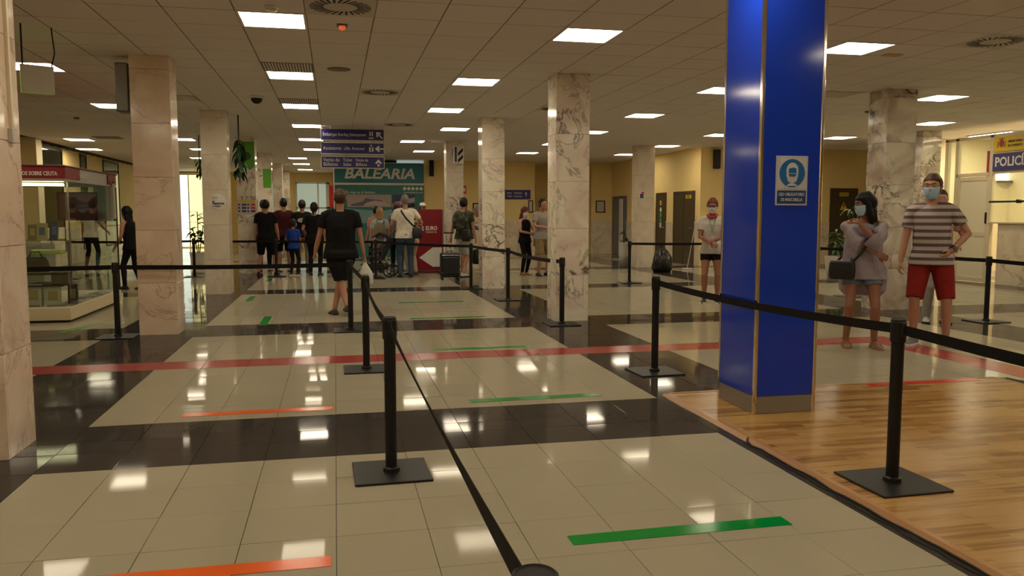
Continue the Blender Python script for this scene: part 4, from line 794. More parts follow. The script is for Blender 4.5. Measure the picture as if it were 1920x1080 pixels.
# booth interior
struct('wall_booth_back', MB().box(16.0, 16.1, 3, 17, 0, CEIL), PALE)
struct('wall_booth_side', MB().box(12.9, 16.0, 16.9, 17.0, 0, CEIL), PALE)
t = thing('hanging_banners', 'red and dark vertical banners inside the booth', 'banner', (15.5, 16.9, 2.3)); B('red_banner', MB().cbox(-0.14, -0.02, -0.02, 0, -0.2, 0.6), REDP, t); B('brown_banner', MB().cbox(0.0, 0.09, -0.02, 0, -0.2, 0.6), WOODF, t)
for i_, (x_, y_) in enumerate(((14.3, 12.8), (14.3, 10.2), (14.3, 15.4), (14.3, 7.5))):
    t = thing('booth_light', ['bright ceiling light inside the booth above the window', 'bright ceiling light deeper inside the booth', 'bright ceiling light behind the booth door', 'bright ceiling light at the near end of the booth'][i_], 'ceiling light', (x_, y_, CEIL-0.03)); B('frame', MB().cbox(-0.32, 0.32, -0.62, 0.62, 0, 0.03), WHITE, t)
    B('diffuser', MB().cbox(-0.29, 0.29, -0.59, 0.59, -0.01, 0.0, 0.002), mat('booth diffuser', (0.9, 0.9, 0.9), 0.5, emit=(1.0, 0.86, 0.60), es=34), t)
t = thing('lit_pane', 'white backlit pane high inside the booth', 'lit panel', (15.8, 16.89, 2.3)); B('lit_face', MB().cbox(-0.18, 0.18, -0.03, 0, -0.1, 0.5), mat('white glow', (0.9, 0.9, 0.9), 0.5, emit=(1, 0.95, 0.8), es=1.6), t); B('ledge', MB().cbox(-0.18, 0.18, -0.15, -0.03, -0.16, -0.11), DOORG, t)

# ================================================================== PLANTS
def leaf(mb, base, direction, L_, w_, droop, n=6, up=Vector((0, 0, 1))):
    d = Vector(direction).normalized(); side = d.cross(up)
    side = side.normalized() if side.length > 1e-3 else Vector((1, 0, 0)); p = Vector(base); v = []; cur = d.copy()
    for i in range(n+1):
        s = i/n; ww = w_*math.sin(PI*min(0.97, 0.08+0.92*s))**0.8*0.5
        nrm = side.cross(cur).normalized(); v += [p - side*ww, p + nrm*0.004 - nrm*ww*0.3, p + side*ww]
        cur = (cur - Vector((0, 0, droop/n))).normalized(); p = p + cur*(L_/n)
    f = []
    for i in range(n):
        a = i*3; f += [(a, a+1, a+4, a+3), (a+1, a+2, a+5, a+4)]
    mb.add(v, f)
def plant(name, lab, loc, pot, stems, m_=LEAF, seed=1, hang=False, leafm='leaf'):
    t = thing(name, lab, 'plant', loc); rr = random.Random(seed)
    if pot:
        r_, h_, pm = pot; B('pot', MB().lathe([(r_*0.72, 0), (r_*0.9, h_*0.5), (r_, h_*0.95), (r_*1.06, h_), (r_*0.9, h_), (r_*0.88, h_*0.9)], 24), pm, t, smooth=True)
        B('soil', MB().lathe([(r_*0.85, h_*0.88), (r_*0.8, h_*0.93)], 16), SOIL, t)
    st_ = MB()
    for (ax, ay, z0, z1, nl, L_, w_, droop) in stems:
        st_.tube([(ax*0.2, ay*0.2, z0), (ax, ay, z1)], 0.012, 6)
        for k in range(nl):
            s = rr.uniform(0.25, 1); a = rr.uniform(0, 2*PI); m1 = MB()
            leaf(m1, (ax*0.2+(ax-ax*0.2)*s, ay*0.2+(ay-ay*0.2)*s, z0+(z1-z0)*s), (math.cos(a), math.sin(a), (rr.uniform(-0.3, 1.2) if not hang else rr.uniform(-0.9, 0.4))), L_*rr.uniform(0.7, 1.2), w_, droop)
            B('leaf', m1, m_, t)
    B('stem', st_, mat('stem brown', (0.06, 0.045, 0.02), 0.7), t); return t
plant('potted_plant', 'tall bushy potted plant in the bright left aisle', (-3.42, 22, 0), (0.22, 0.42, POTW), [(0, 0, 0.4, 1.45, 26, 0.30, 0.09, 1.0), (0.12, 0.05, 0.4, 1.1, 14, 0.28, 0.09, 1.2), (-0.12, 0, 0.4, 1.0, 14, 0.28, 0.09, 1.2)], seed=3)
plant('potted_plant', 'spiky palm-like plant in a white pot behind the woman', (10.15, 15.0, 0), (0.26, 0.52, POTW), [(-0.05, 0, 0.5, 1.05, 22, 0.42, 0.05, 1.6), (0.30, 0.05, 0.5, 1.5, 20, 0.44, 0.05, 1.4)], LEAFB, seed=5)
tag(B('plant_saucer', MB().lathe([(0.30, 0), (0.34, 0.03), (0.30, 0.03)], 20), TERRA, None, (10.7, 15.3, 0)), 'red saucer on the floor beside the white plant pot', 'saucer')
plant('potted_plant', 'small green plant beside the grey open door', (7.6, 20.8, 0), (0.14, 0.62, POTW), [(0, 0, 0.6, 0.95, 14, 0.2, 0.07, 1.2)], seed=8)
plant('hanging_plant', 'dark trailing plant hanging beside the third left column', (-1.66, 15.45, 1.85), None, [(0, 0, 0.1, 0.95, 40, 0.24, 0.08, 2.0)], seed=9, hang=True)
tag(B('plant_hook', MB().tube([(0, 0, 0.0), (0, 0, 0.42)], 0.012), BLK, None, (-1.66, 15.45, 2.75)), 'black hanger rod holding the trailing plant', 'hanger rod')
plant('hanging_plant', 'small dark plant hanging left of the third left column', (-2.95, 19.5, 2.15), None, [(0, 0, 0.0, 0.5, 16, 0.2, 0.06, 2.2)], seed=11, hang=True)
tag(B('plant_hook', MB().tube([(0, 0, 0.0), (0, 0, 0.55), (0.0, 0, 0.62)], 0.01), BLK, None, (-2.95, 19.5, 2.55)), 'thin black hanger of the small dark plant', 'hanger rod')
#PEOPLE
# ================================================================== PEOPLE
def V(*a): return Vector(a)
def ik(a, b, l1, l2, pole):
    a, b = Vector(a), Vector(b); d = b-a; L_ = min(d.length, (l1+l2)*0.999); u = d.normalized(); b = a+u*L_
    x = (l1*l1 - l2*l2 + L_*L_)/(2*L_); h = math.sqrt(max(0, l1*l1-x*x)); p = Vector(pole); p = p-u*p.dot(u)
    return a+u*x+p.normalized()*h, b
HEADR = [(-.118, .022, .026, -.040), (-.108, .038, .045, -.033), (-.08, .054, .066, -.020), (-.045, .065, .082, -.008), (.0, .072, .092, -.002), (.04, .075, .096, .002), (.075, .068, .088, .006), (.10, .050, .066, .008), (.116, .028, .038, .008), (.121, .006, .008, .008)]
def headr(z):
    z = max(HEADR[0][0], min(HEADR[-1][0], z))
    for a, b in zip(HEADR, HEADR[1:]):
        if z <= b[0]:
            s = (z-a[0])/(b[0]-a[0]); return tuple(a[k]+(b[k]-a[k])*s for k in (1, 2, 3))
    return HEADR[-1][1:]
SKINS = {}
def cloth(name, col, stripes=None, rough=0.8):
    if name in MATS: return MATS[name]
    m = mat(name, col, rough, noise=0.12, nscale=14, bump=0.25, spec=0.12)
    if stripes:
        c2, period, duty = stripes; N, L = nodes(m); b = N['Principled BSDF']
        g = N.new('ShaderNodeTexCoord'); sp = N.new('ShaderNodeSeparateXYZ'); L.new(g.outputs['Object'], sp.inputs[0])
        q = N.new('ShaderNodeMath'); q.operation = 'MULTIPLY'; q.inputs[1].default_value = 1/period; L.new(sp.outputs['Z'], q.inputs[0])
        fr_ = N.new('ShaderNodeMath'); fr_.operation = 'FRACT'; L.new(q.outputs[0], fr_.inputs[0])
        gt = N.new('ShaderNodeMath'); gt.operation = 'GREATER_THAN'; gt.inputs[1].default_value = duty; L.new(fr_.outputs[0], gt.inputs[0])
        mx = N.new('ShaderNodeMixRGB'); mx.inputs[1].default_value = (*col, 1); mx.inputs[2].default_value = (*c2, 1); L.new(gt.outputs[0], mx.inputs[0]); L.new(mx.outputs[0], b.inputs['Base Color'])
    return m
def camo():
    m = mat('camouflage cloth', (0.05, 0.055, 0.03), 0.8); N, L = nodes(m)
    g = N.new('ShaderNodeTexCoord'); n = N.new('ShaderNodeTexNoise'); n.inputs['Scale'].default_value = 9; L.new(g.outputs['Object'], n.inputs['Vector'])
    r = ramp(N, [(0.42, (0.012, 0.014, 0.008)), (0.5, (0.045, 0.05, 0.022)), (0.6, (0.10, 0.09, 0.05))]); r.color_ramp.interpolation = 'CONSTANT'; L.new(n.outputs[0], r.inputs[0]); L.new(r.outputs[0], N['Principled BSDF'].inputs['Base Color'])
    return m
def floral(name, base, blot, sc_=16):
    m = mat(name, base, 0.8); N, L = nodes(m)
    g = N.new('ShaderNodeTexCoord'); n = N.new('ShaderNodeTexNoise'); n.inputs['Scale'].default_value = sc_; L.new(g.outputs['Object'], n.inputs['Vector'])
    r = ramp(N, [(0.46, base), (0.56, blot)]); L.new(n.outputs[0], r.inputs[0]); L.new(r.outputs[0], N['Principled BSDF'].inputs['Base Color']); return m
def remeshed(name, mb, m, parent, vox, s, it=3):
    o = B(name, mb, m, parent, smooth=True, scale=s)
    r = o.modifiers.new('remesh', 'REMESH'); r.mode = 'VOXEL'; r.voxel_size = vox; r.use_smooth_shade = True
    q = o.modifiers.new('smooth', 'SMOOTH'); q.iterations = it; q.factor = 0.5
    return o
HAIR = {'black': (0.008, 0.007, 0.007), 'dark': (0.022, 0.014, 0.010), 'brown': (0.07, 0.035, 0.02), 'red': (0.13, 0.035, 0.02), 'blond': (0.34, 0.22, 0.09), 'grey': (0.20, 0.17, 0.14)}
def skinmat(k):
    c = {'fair': (0.52, 0.27, 0.18), 'mid': (0.42, 0.20, 0.125), 'tan': (0.30, 0.13, 0.075), 'dark': (0.14, 0.06, 0.035)}[k]
    m = mat('skin ' + k, c, 0.5, noise=0.07, nscale=12); m.node_tree.nodes['Principled BSDF'].inputs['Subsurface Weight'].default_value = 0.0; return m
def hand(mb, W, d, n, side, curl=0.35, r=1.0, fat=1.0, spread=0.12):
    """palm, four fingers and a thumb; d forearm direction, n palm normal, side = +1/-1 where the thumb lies"""
    d = Vector(d).normalized(); n = Vector(n); n = (n-d*n.dot(d)).normalized(); t = d.cross(n)*side
    W = Vector(W)
    mb.tube([W-d*0.01, W+d*0.02, W+d*0.055, W+d*0.088], [0.027*r, 0.034*r, 0.040*r, 0.037*r], 10, flat=0.42, side=t)
    for k, L_ in enumerate((0.070, 0.080, 0.074, 0.058)):
        b = W+d*0.080+t*(0.028-0.0187*k)*r; dd = (d+t*(spread*(1.3-k)*0.5)).normalized(); pts = [b-dd*0.02, b]; a = 0.0; p = b
        for j, f_ in enumerate((0.42, 0.32, 0.26)):
            a += curl*(0.8, 1.2, 0.9)[j]; q = dd*math.cos(a)+n*math.sin(a); p = p+q*L_*f_; pts.append(p)
        mb.tube(pts, [0.0085*fat, 0.0095*fat, 0.0088*fat, 0.0080*fat, 0.0062*fat], 7)
    b = W+d*0.025+t*0.022*r; q = (d*0.62+t*0.66+n*0.35).normalized(); p1 = b+q*0.034; q2 = (d*0.82+t*0.25+n*0.45).normalized(); p2 = p1+q2*0.028; p3 = p2+(d*0.85+n*0.5).normalized()*0.022
    mb.tube([b-q*0.015, b, p1, p2, p3], [0.014, 0.014*fat, 0.0115*fat, 0.0105*fat, 0.008*fat], 7)
def shoe(mb, A, tdir, w=1.0, h=1.0, L_=0.275):
    """closed foot or shoe shape from heel to toe on the ground; A = ankle"""
    d = Vector((tdir[0], tdir[1], 0)).normalized(); s = Vector((-d.y, d.x, 0)); base = Vector((A[0], A[1], A[2]-0.085)); v = []; f = []; n = 12
    prof = [(-0.072, 0.020, 0.045), (-0.06, 0.033, 0.075), (-0.02, 0.036, 0.098), (0.03, 0.038, 0.088), (0.08, 0.044, 0.062), (0.13, 0.047, 0.046), (0.165, 0.040, 0.036), (0.19, 0.018, 0.022)]
    for (u, ww, hh) in prof:
        u *= L_/0.262
        for j in range(n):
            a = PI*j/(n-3) if j <= n-3 else None
            if a is not None: x, z = math.cos(a)*ww*w, math.sin(a)*hh*h
            else: x, z = (-ww*w*0.6 if j == n-2 else ww*w*0.6), -0.001
            v.append(base + d*u + s*x + Vector((0, 0, max(0.0, z)+0.0 if a is not None else 0.0)))
    k = len(prof)
    for i in range(k-1):
        for j in range(n): f.append((i*n+j, i*n+(j+1)%n, (i+1)*n+(j+1)%n, (i+1)*n+j))
    f += [tuple(range(n-1, -1, -1)), tuple((k-1)*n+j for j in range(n))]
    mb.add(v, f)
def person(label, x, y, rz, h, far=True, skin='mid', hair=('short', 'dark'), top=('tee', None), bottom=('shorts', None), shoes=None, mask=None,
           fL=(.11, 0), fR=(-.11, 0), toeL=(.15, -1), toeR=(-.15, -1), hL=(.27, -.07, .87), hR=(-.27, -.07, .87), eL=(.3, 1, -.1), eR=(-.3, 1, -.1), aL=0.085, aR=0.085,
           lean=0.0, side=0.0, wide=1.0, belly=0.0, yaw=0.0, pitch=0.0, hs=1.08, group=None, curl=0.4, z=0.0, glasses=False, hemz=None, cap=None, beard=False, pelz=0.0, eyes=True):
    t = thing('person', label, 'person', (x, y, z), rz, group); s = h/1.75; vox = 0.0115 if far else 0.0062; sk = skinmat(skin); fat = 1.25 if far else 1.0
    W_ = wide
    def T(p):
        p = Vector(p)
        if p.z > 0.92:
            k = min(1, (p.z-0.92)/0.25); q = p - Vector((0, 0, 0.95)); q = Matrix.Rotation(lean*k, 3, 'X') @ q; q = Matrix.Rotation(side*k, 3, 'Y') @ q; p = q + Vector((0, 0, 0.95))
        return p + Vector((0, 0, pelz))
    hip = {1: T((.09*W_, .0, .90)), -1: T((-.09*W_, .0, .90))}; ank = {1: V(fL[0], fL[1], aL), -1: V(fR[0], fR[1], aR)}; toe = {1: V(toeL[0], toeL[1], 0), -1: V(toeR[0], toeR[1], 0)}
    knee = {}
    for q in (1, -1): knee[q], ank[q] = ik(hip[q], ank[q], .43, .42, (toe[q].x*0.5, -1, 0.0))
    sho = {1: T((.175*W_, .005, 1.405)), -1: T((-.175*W_, .005, 1.405))}; elb = {}; wri = {}; tgt = {1: V(*hL), -1: V(*hR)}; pol = {1: eL, -1: eR}
    for q in (1, -1): elb[q], wri[q] = ik(sho[q], tgt[q], .285, .255, pol[q])
    nb = T((0, .012, 1.455)); hc = T((0, -.014, 1.65)); HM = Matrix.Rotation(lean*0.4, 3, 'X') @ Matrix.Rotation(yaw, 3, 'Z') @ Matrix.Rotation(pitch, 3, 'X')
    H_ = lambda p: hc + HM @ (Vector(p)*hs)
    tor = [(0, .005, .80, .10*W_, .085), (0, .005, .86, .165*W_, .112), (0, .008, .93, .172*W_, .118), (0, -.005-belly*.3, 1.02, .150*W_, .102+belly*.8), (0, -.005-belly*.4, 1.12, .142*W_, .102+belly), (0, -.002, 1.24, .155*W_, .112+belly*.4), (0, .002, 1.34, .168*W_, .108), (0, .006, 1.40, .155*W_, .088), (0, .010, 1.44, .095*W_, .066), (0, .012, 1.47, .058, .058)]
    sleeveless_arm = bottom
    b = MB(); b.loft(tor, 20, 2.3, T); b.tube([nb - Vector((0, 0, .03)), nb+Vector((0, 0, .03)), hc + HM @ Vector((0, .02, -.07))], [.064, .055, .056], 12)
    v = MB().loft([(0, sh, zz, rx, ry) for zz, rx, ry, sh in HEADR], 20, 2.15); b.add([H_(p) for p in v.v], v.f)
    for P, R_ in (([(0, -.088, .022), (0, -.106, -.012), (0, -.110, -.028), (0, -.092, -.038)], [.008, .0115, .0145, .009]), ([(-.02, -.093, -.062), (0, -.098, -.060), (.02, -.093, -.062)], [.006, .009, .006]), ([(-.045, -.082, .036), (0, -.094, .036), (.045, -.082, .036)], [.007, .009, .007])):
        b.tube([H_(p) for p in P], [r*hs for r in R_], 8)
    for q in (1, -1):
        b.tube([H_((q*.070, .004, -.03)), H_((q*.080, .012, .0)), H_((q*.078, .014, .03))], [.010*hs*fat, .016*hs, .011*hs*fat], 8, flat=0.6)
        b.tube([T((q*.06, .01, 1.43)), T((q*.14*W_, .008, 1.425)), sho[q]], [.055, .052, .056], 10)
        m_ = elb[q].lerp(sho[q], .5); b.tube([sho[q]+(sho[q]-elb[q]).normalized()*0.01, m_, elb[q], elb[q].lerp(wri[q], .35), wri[q]], [.054, .046, .038, .037, .026], 10)
        d = (wri[q]-elb[q]).normalized(); nrm = Vector((-q, 0.15, 0)) if abs(d.z) > .6 else Vector((0, 0.3, -1)) if abs(d.x) < 0.5 else Vector((0, 1, -0.2))
        hand(b, wri[q], d, nrm, 1 if (d.cross(nrm)).y < 0 else -1, curl, 1.0, fat)
        k_, a_ = knee[q], ank[q]; hp = hip[q]
        b.tube([hp+Vector((0, 0, .04)), hp.lerp(k_, .25), hp.lerp(k_, .7), k_, k_.lerp(a_, .3)+Vector((0, .012, 0)), k_.lerp(a_, .7), a_, a_-Vector((0, 0, .03))], [.088*W_, .084*W_, .062, .053, .056, .041, .036, .036], 12)
        shoe(b, a_, toe[q], 0.92, 0.88, 0.25)
    body = remeshed('body', b, sk, t, vox, s, 2)
    # clothing
    G = .016
    kind, tm = top
    if tm:
        c = MB(); hz = hemz or (.845 if kind != 'jumpsuit' else .86); fl = 1.0
        rr = [(0, cy, zz, rx+G, ry+G) for (_, cy, zz, rx, ry) in tor if zz > hz+.11 and zz < 1.46]
        if kind == 'tunic':
            rr = [(0, .0, hz, .26, .17), (0, .0, hz+.12, .245, .165), (0, .0, 1.0, .225, .155), (0, .0, 1.15, .21, .15), (0, .0, 1.3, .20, .145), (0, .002, 1.39, .185, .12), (0, .006, 1.435, .12, .088)]
        else:
            first_ = rr[0]; rr = [(0, first_[1], hz, .192*W_+G, .128+G+belly*.6), (0, first_[1], hz+.08, .188*W_+G*.7, .124+G+belly*.6)] + [(q0, q1, q2, max(q3, (.168*W_ if q2 < 1.15 else 0)+G*.2), q4) for q0, q1, q2, q3, q4 in rr]
        if kind not in ('tunic',): rr.append((0, .012, 1.462, .072, .068))
        c.loft(rr, 24, 2.35, T)
        if kind == 'tunic': c.loft([(0, .10, .60, .20, .05), (0, .085, .66, .255, .09), (0, .06, .80, .262, .12), (0, .03, .95, .25, .14)], 24, 2.4)
        for q in (1, -1):
            e = elb[q]; w_ = wri[q]; S0 = sho[q]
            if kind == 'sleeveless': c.tube([T((q*.05, .01, 1.43)), T((q*.125*W_, .008, 1.425))], [.05, .055], 10)
            elif kind == 'tunic':
                c.tube([T((q*.06, .01, 1.40)), S0+V(-q*.01, 0, -.02), S0.lerp(e, .5), e, e.lerp(w_, .25)], [.06, .078, .095, .112, .125], 14, flat=.85); c.ell(S0-V(0, 0, .01), (.064, .066, .064))
            elif kind == 'long': c.tube([T((q*.05, .01, 1.435)), S0, S0.lerp(e, .5), e, e.lerp(w_, .5), w_], [.062, .070, .062, .053, .048, .038], 12)
            else:
                u = S0.lerp(e, .62); c.tube([T((q*.05, .01, 1.435)), T((q*.13*W_, .008, 1.425)), S0+V(-q*.003, 0, -.002), S0.lerp(e, .25), u], [.064, .066, .069, .067, .066], 12)
        remeshed({'tee': 't_shirt', 'tunic': 'tunic', 'long': 'long_sleeved_top', 'sleeveless': 'sleeveless_top', 'jumpsuit': 'jumpsuit'}[kind], c, tm, t, vox, s, 2)
    kb, bmm = bottom
    if bmm:
        c = MB(); c.loft([(0, cy, zz, rx+.012, ry+.012) for (_, cy, zz, rx, ry) in tor if zz < 1.0][0:4] , 20, 2.3, T)
        for q in (1, -1):
            hp, k_, a_ = hip[q], knee[q], ank[q]
            if kb == 'shorts': c.tube([hp+Vector((0, 0, .05)), hp.lerp(k_, .3), hp.lerp(k_, .72), hp.lerp(k_, .97)], [.100*W_, .102*W_, .090*W_**.5, .085], 14)
            elif kb == 'short_shorts': c.tube([hp+Vector((0, 0, .05)), hp.lerp(k_, .15), hp.lerp(k_, .42)], [.098*W_, .102*W_, .093*W_], 14)
            else: c.tube([hp+Vector((0, 0, .05)), hp.lerp(k_, .25), hp.lerp(k_, .7), k_, k_.lerp(a_, .3)+Vector((0, .008, 0)), k_.lerp(a_, .75), a_-Vector((0, 0, .025))], ([.100*W_, .098*W_, .078, .068, .066, .055, .052] if kb == 'trousers' else [.097*W_, .09*W_, .068, .060, .061, .047, .042]), 14)
        remeshed({'shorts': 'shorts', 'short_shorts': 'shorts', 'trousers': 'trousers', 'slim': 'trousers'}[kb], c, bmm, t, vox, s, 2)
    if shoes:
        for q in (1, -1):
            c = MB(); shoe(c, ank[q], toe[q], 1.12, 1.02, .285)
            if shoes[0] != 'sandals':
                o = remeshed('shoe', c, shoes[1], t, vox*0.9, s, 2)
                d = Vector((toe[q].x, toe[q].y, 0)).normalized(); sd = Vector((-d.y, d.x, 0)); bs = Vector((ank[q].x, ank[q].y, ank[q].z-.085)); c = MB(); poly = []
                for u, ww in ((-.082, .02), (-.06, .040), (.03, .044), (.1, .053), (.15, .052), (.185, .040), (.205, .018)): poly.append((u, ww))
                pp = [bs+d*u+sd*w2 for u, w2 in poly] + [bs+d*u-sd*w2 for u, w2 in reversed(poly)]
                c.prism([(p.x, p.y) for p in pp], bs.z, bs.z+.022, 'xy'); B('sole', c, shoes[2] if len(shoes) > 2 else SIGNW, o, scale=s)
            else:
                d = Vector((toe[q].x, toe[q].y, 0)).normalized(); sd = Vector((-d.y, d.x, 0)); bs = Vector((ank[q].x, ank[q].y, 0)); c = MB()
                poly = [(-.072, .02), (-.05, .034), (.03, .038), (.1, .048), (.15, .046), (.185, .03)]
                pp = [bs+d*u+sd*w2 for u, w2 in poly] + [bs+d*u-sd*w2 for u, w2 in reversed(poly)]
                c.prism([(p.x, p.y) for p in pp], 0, .012, 'xy')
                for u, r_ in ((.12, .048), (.06, .058)): c.tube([bs+d*u+sd*r_*math.cos(a)+Vector((0, 0, .012+r_*1.1*math.sin(a))) for a in [PI*k/8 for k in range(9)]], .005, 6)
                c.tube([ank[q]+Vector((.042*math.cos(a), .042*math.sin(a), .02)) for a in [2*PI*k/12 for k in range(13)]], .005, 6); B('sandal', c, shoes[1], t, scale=s)
    # hair
    hk, hcx = hair; hm = mat('hair '+hcx, HAIR[hcx], 0.5, spec=0.22, bump=0.5, nscale=60)
    if hk != 'bald':
        c = MB(); g = {'buzz': .004, 'short': .011, 'bob': .018, 'long': .018, 'pony': .012, 'bun': .012}[hk]
        top_ = [(0, sh+(.030 if zz < .03 else .022 if zz < .05 else .006), zz+(g if zz > .1 else 0), rx+g, ry+g*.9) for zz, rx, ry, sh in HEADR if zz > -.05]
        zlow = -.07 if hk in ('short', 'buzz') else -.09
        low = [(0, .052, zlow, .045, .040)]
        if hk in ('long', 'bob'):
            zb = -.27 if hk == 'long' else -.17
            low = [(0, .075, zb, .055, .030), (0, .065, zb+.05, .088, .042), (0, .050, zb+.12, .092, .058), (0, .042, -.06, .092, .075)]
        vv = MB().loft(low+top_, 20, 2.1); c.add([H_(p) for p in vv.v], vv.f)
        if hk == 'long' and not far:
            for q in (1, -1): c.tube([H_((q*.06, -.03, .07)), H_((q*.082, -.01, .0)), H_((q*.085, -.0, -.12)), H_((q*.07, .01, -.24))], [.02, .03, .036, .02], 10)
        if hk == 'pony': c.tube([H_((0, .10, .05)), H_((0, .14, .02)), H_((0, .135, -.08)), H_((0, .12, -.17))], [.02, .03, .026, .008], 10)
        if hk == 'bun': c.ell(H_((0, .06, .13)), (.045, .045, .04))
        remeshed('hair', c, hm, t, vox*0.9, s, 2)
    if beard:
        c = MB(); vv = MB().loft([(0, -.052, -.125, .022, .022), (0, -.045, -.11, .044, .045), (0, -.03, -.08, .060, .062), (0, -.018, -.05, .066, .074)], 16, 2.1); c.add([H_(p) for p in vv.v], vv.f); remeshed('beard', c, hm, t, vox*.8, s, 1)
    if cap:
        c = MB(); vv = MB().loft([(0, .008, .035, .084, .104), (0, .008, .07, .080, .099), (0, .008, .105, .060, .075), (0, .006, .125, .03, .035), (0, .006, .13, .005, .006)], 20, 2.1).loft([(0, -.125, .036, .055, .05), (0, -.12, .044, .06, .055)], 16); c.add([H_(p) for p in vv.v], vv.f); B('cap', c, cap, t, smooth=True, scale=s)
    if mask:
        v = []; f = []; na = 16; nz = 8
        for i in range(nz+1):
            zz = -.112 + .112*i/nz; rx, ry, sh = headr(zz); rx += .006; ry += .008; bulge = .016*math.sin(PI*min(1, max(0, (zz+.10)/.12)))
            for j in range(na+1):
                a = -PI/2 + (j/na-.5)*2*1.25; k = max(0, math.cos((j/na-.5)*PI)); v.append(H_((rx*math.cos(a), sh+ry*math.sin(a)-bulge*k**2, zz)))
        for i in range(nz):
            for j in range(na): a = i*(na+1)+j; f.append((a, a+1, a+na+2, a+na+1))
        o = B('face_mask', MB().add(v, f), mask, t, smooth=True, scale=s); so = o.modifiers.new('thick', 'SOLIDIFY'); so.thickness = 0.0015
        c = MB()
        for q in (1, -1):
            for z0 in (-.012, -.085): c.tube([H_((q*.066, -.035, z0)), H_((q*.078, -.005, z0*.4)), H_((q*.083, .014, .0))], .0012, 5)
        B('ear_loops', c, SIGNW, o, scale=s)
    if eyes:
        for q in (1, -1):
            o = B('eye', MB().ell(H_((q*.030, -.0825, .014)), (.0125*hs, .0105*hs, .0085*hs)), mat('eye white', (0.6, 0.55, 0.5), 0.3), t, smooth=True, scale=s)
            B('iris', MB().ell(H_((q*.030, -.0915, .0135)), (.0055*hs, .003*hs, .0055*hs), 10, 6), mat('iris brown', (0.02, 0.012, 0.008), 0.2), o, scale=s)
            if not far: B('eyebrow', MB().tube([H_((q*.015, -.0985, .036)), H_((q*.032, -.096, .041)), H_((q*.048, -.086, .037))], .0032, 6), hm, t, scale=s)
    if glasses:
        c = MB()
        for q in (1, -1):
            c.tube([H_((q*.032+.022*math.cos(a), -.106, .012+.018*math.sin(a))) for a in [2*PI*k/12 for k in range(13)]], .002, 5); c.tube([H_((q*.054, -.104, .014)), H_((q*.080, .01, .02))], .002, 5)
        c.tube([H_((-.01, -.106, .014)), H_((.01, -.106, .014))], .002, 5); B('glasses', c, BLK, t, scale=s)
    t['j'] = [list(T(p)) for p in ((0, 0, 1),)][0]
    J = dict(sho=sho, elb=elb, wri=wri, hip=hip, knee=knee, ank=ank, T=T, H=H_, s=s, t=t); del t['j']
    return J
def world(J, p):
    o = J['t']; return Matrix.Translation(o.location) @ Matrix.Rotation(o.rotation_euler[2], 4, 'Z') @ (Vector(p)*J['s'])
MSK = mat('mask blue', (0.42, 0.64, 0.80), 0.7, bump=0.2, nscale=90); MSKW = mat('mask white', (0.70, 0.68, 0.64), 0.7)
TB = cloth('black cotton', (0.010, 0.009, 0.010)); TB2 = cloth('black denim', (0.014, 0.014, 0.016)); TW = cloth('white cotton', (0.72, 0.66, 0.56))
TG = cloth('grey cotton', (0.30, 0.27, 0.24)); TLG = cloth('light grey cotton', (0.48, 0.44, 0.40)); JEAN = cloth('blue denim', (0.055, 0.075, 0.13)); BRD = cloth('brick red cotton', (0.25, 0.022, 0.016))
STR = cloth('striped jersey', (0.50, 0.44, 0.40), ((0.14, 0.10, 0.105), 0.072, 0.54)); LIL = cloth('lilac grey linen', (0.34, 0.29, 0.33)); DEN = cloth('pale denim', (0.16, 0.22, 0.30))
KBLUE = cloth('royal blue cotton', (0.02, 0.06, 0.33)); KHAKI = cloth('khaki cotton', (0.26, 0.19, 0.09)); LBL = cloth('pale blue cotton', (0.36, 0.44, 0.46)); SAL = cloth('salmon cotton', (0.55, 0.22, 0.16)); BEI = cloth('beige cotton', (0.46, 0.36, 0.24)); OLV = cloth('olive grey cotton', (0.13, 0.12, 0.10)); PSHORT = cloth('pale shorts', (0.44, 0.43, 0.36)); BLG = cloth('blue grey cotton', (0.16, 0.18, 0.22)); PNK = cloth('pink beige cotton', (0.42, 0.25, 0.19)); MAR = cloth('dark maroon cotton', (0.06, 0.012, 0.015))
SHG = mat('shoe grey', (0.13, 0.14, 0.15), 0.7); SHB = mat('shoe black', (0.012, 0.012, 0.012), 0.6); SHW = mat('shoe white', (0.5, 0.48, 0.44), 0.6); SHBR = mat('shoe brown', (0.06, 0.04, 0.03), 0.7); SANDL = mat('sandal tan', (0.30, 0.16, 0.08), 0.5); SLB = mat('sole dark', (0.015, 0.014, 0.014), 0.7)
A = math.radians
# --- the nearer people
P1 = person('heavy-set man seen from behind in black t-shirt and black shorts, walking', 0.07, 11.45, PI+0.05, 1.70, False, 'mid', ('buzz', 'brown'), ('tee', TB), ('shorts', TB2), ('sneaker', SHBR, SHB), wide=1.22, belly=.05,
       fL=(-.06, .22), fR=(.10, .0), aL=.15, hL=(.36, -.05, .86), hR=(-.33, .02, .80), toeL=(.0, -1), toeR=(.25, -1), hemz=.80)
P1 = P1
P2 = person('tall man in striped t-shirt and brick red shorts, hand on hip', 6.12, 7.42, A(-36), 1.765, False, 'fair', ('short', 'brown'), ('tee', STR), ('shorts', BRD), ('sneaker', SHG, SIGNW), MSK,
       fL=(.17, .02), fR=(-.14, -.02), toeL=(.35, -1), toeR=(-.5, -1), hL=(.175, -.10, 1.0), eL=(1, .35, -.1), hR=(-.29, -.05, .86), eR=(-.6, 1, 0), wide=1.06, hs=1.08, belly=.02, yaw=A(-14), pitch=A(4), curl=.5, side=A(-1.5))
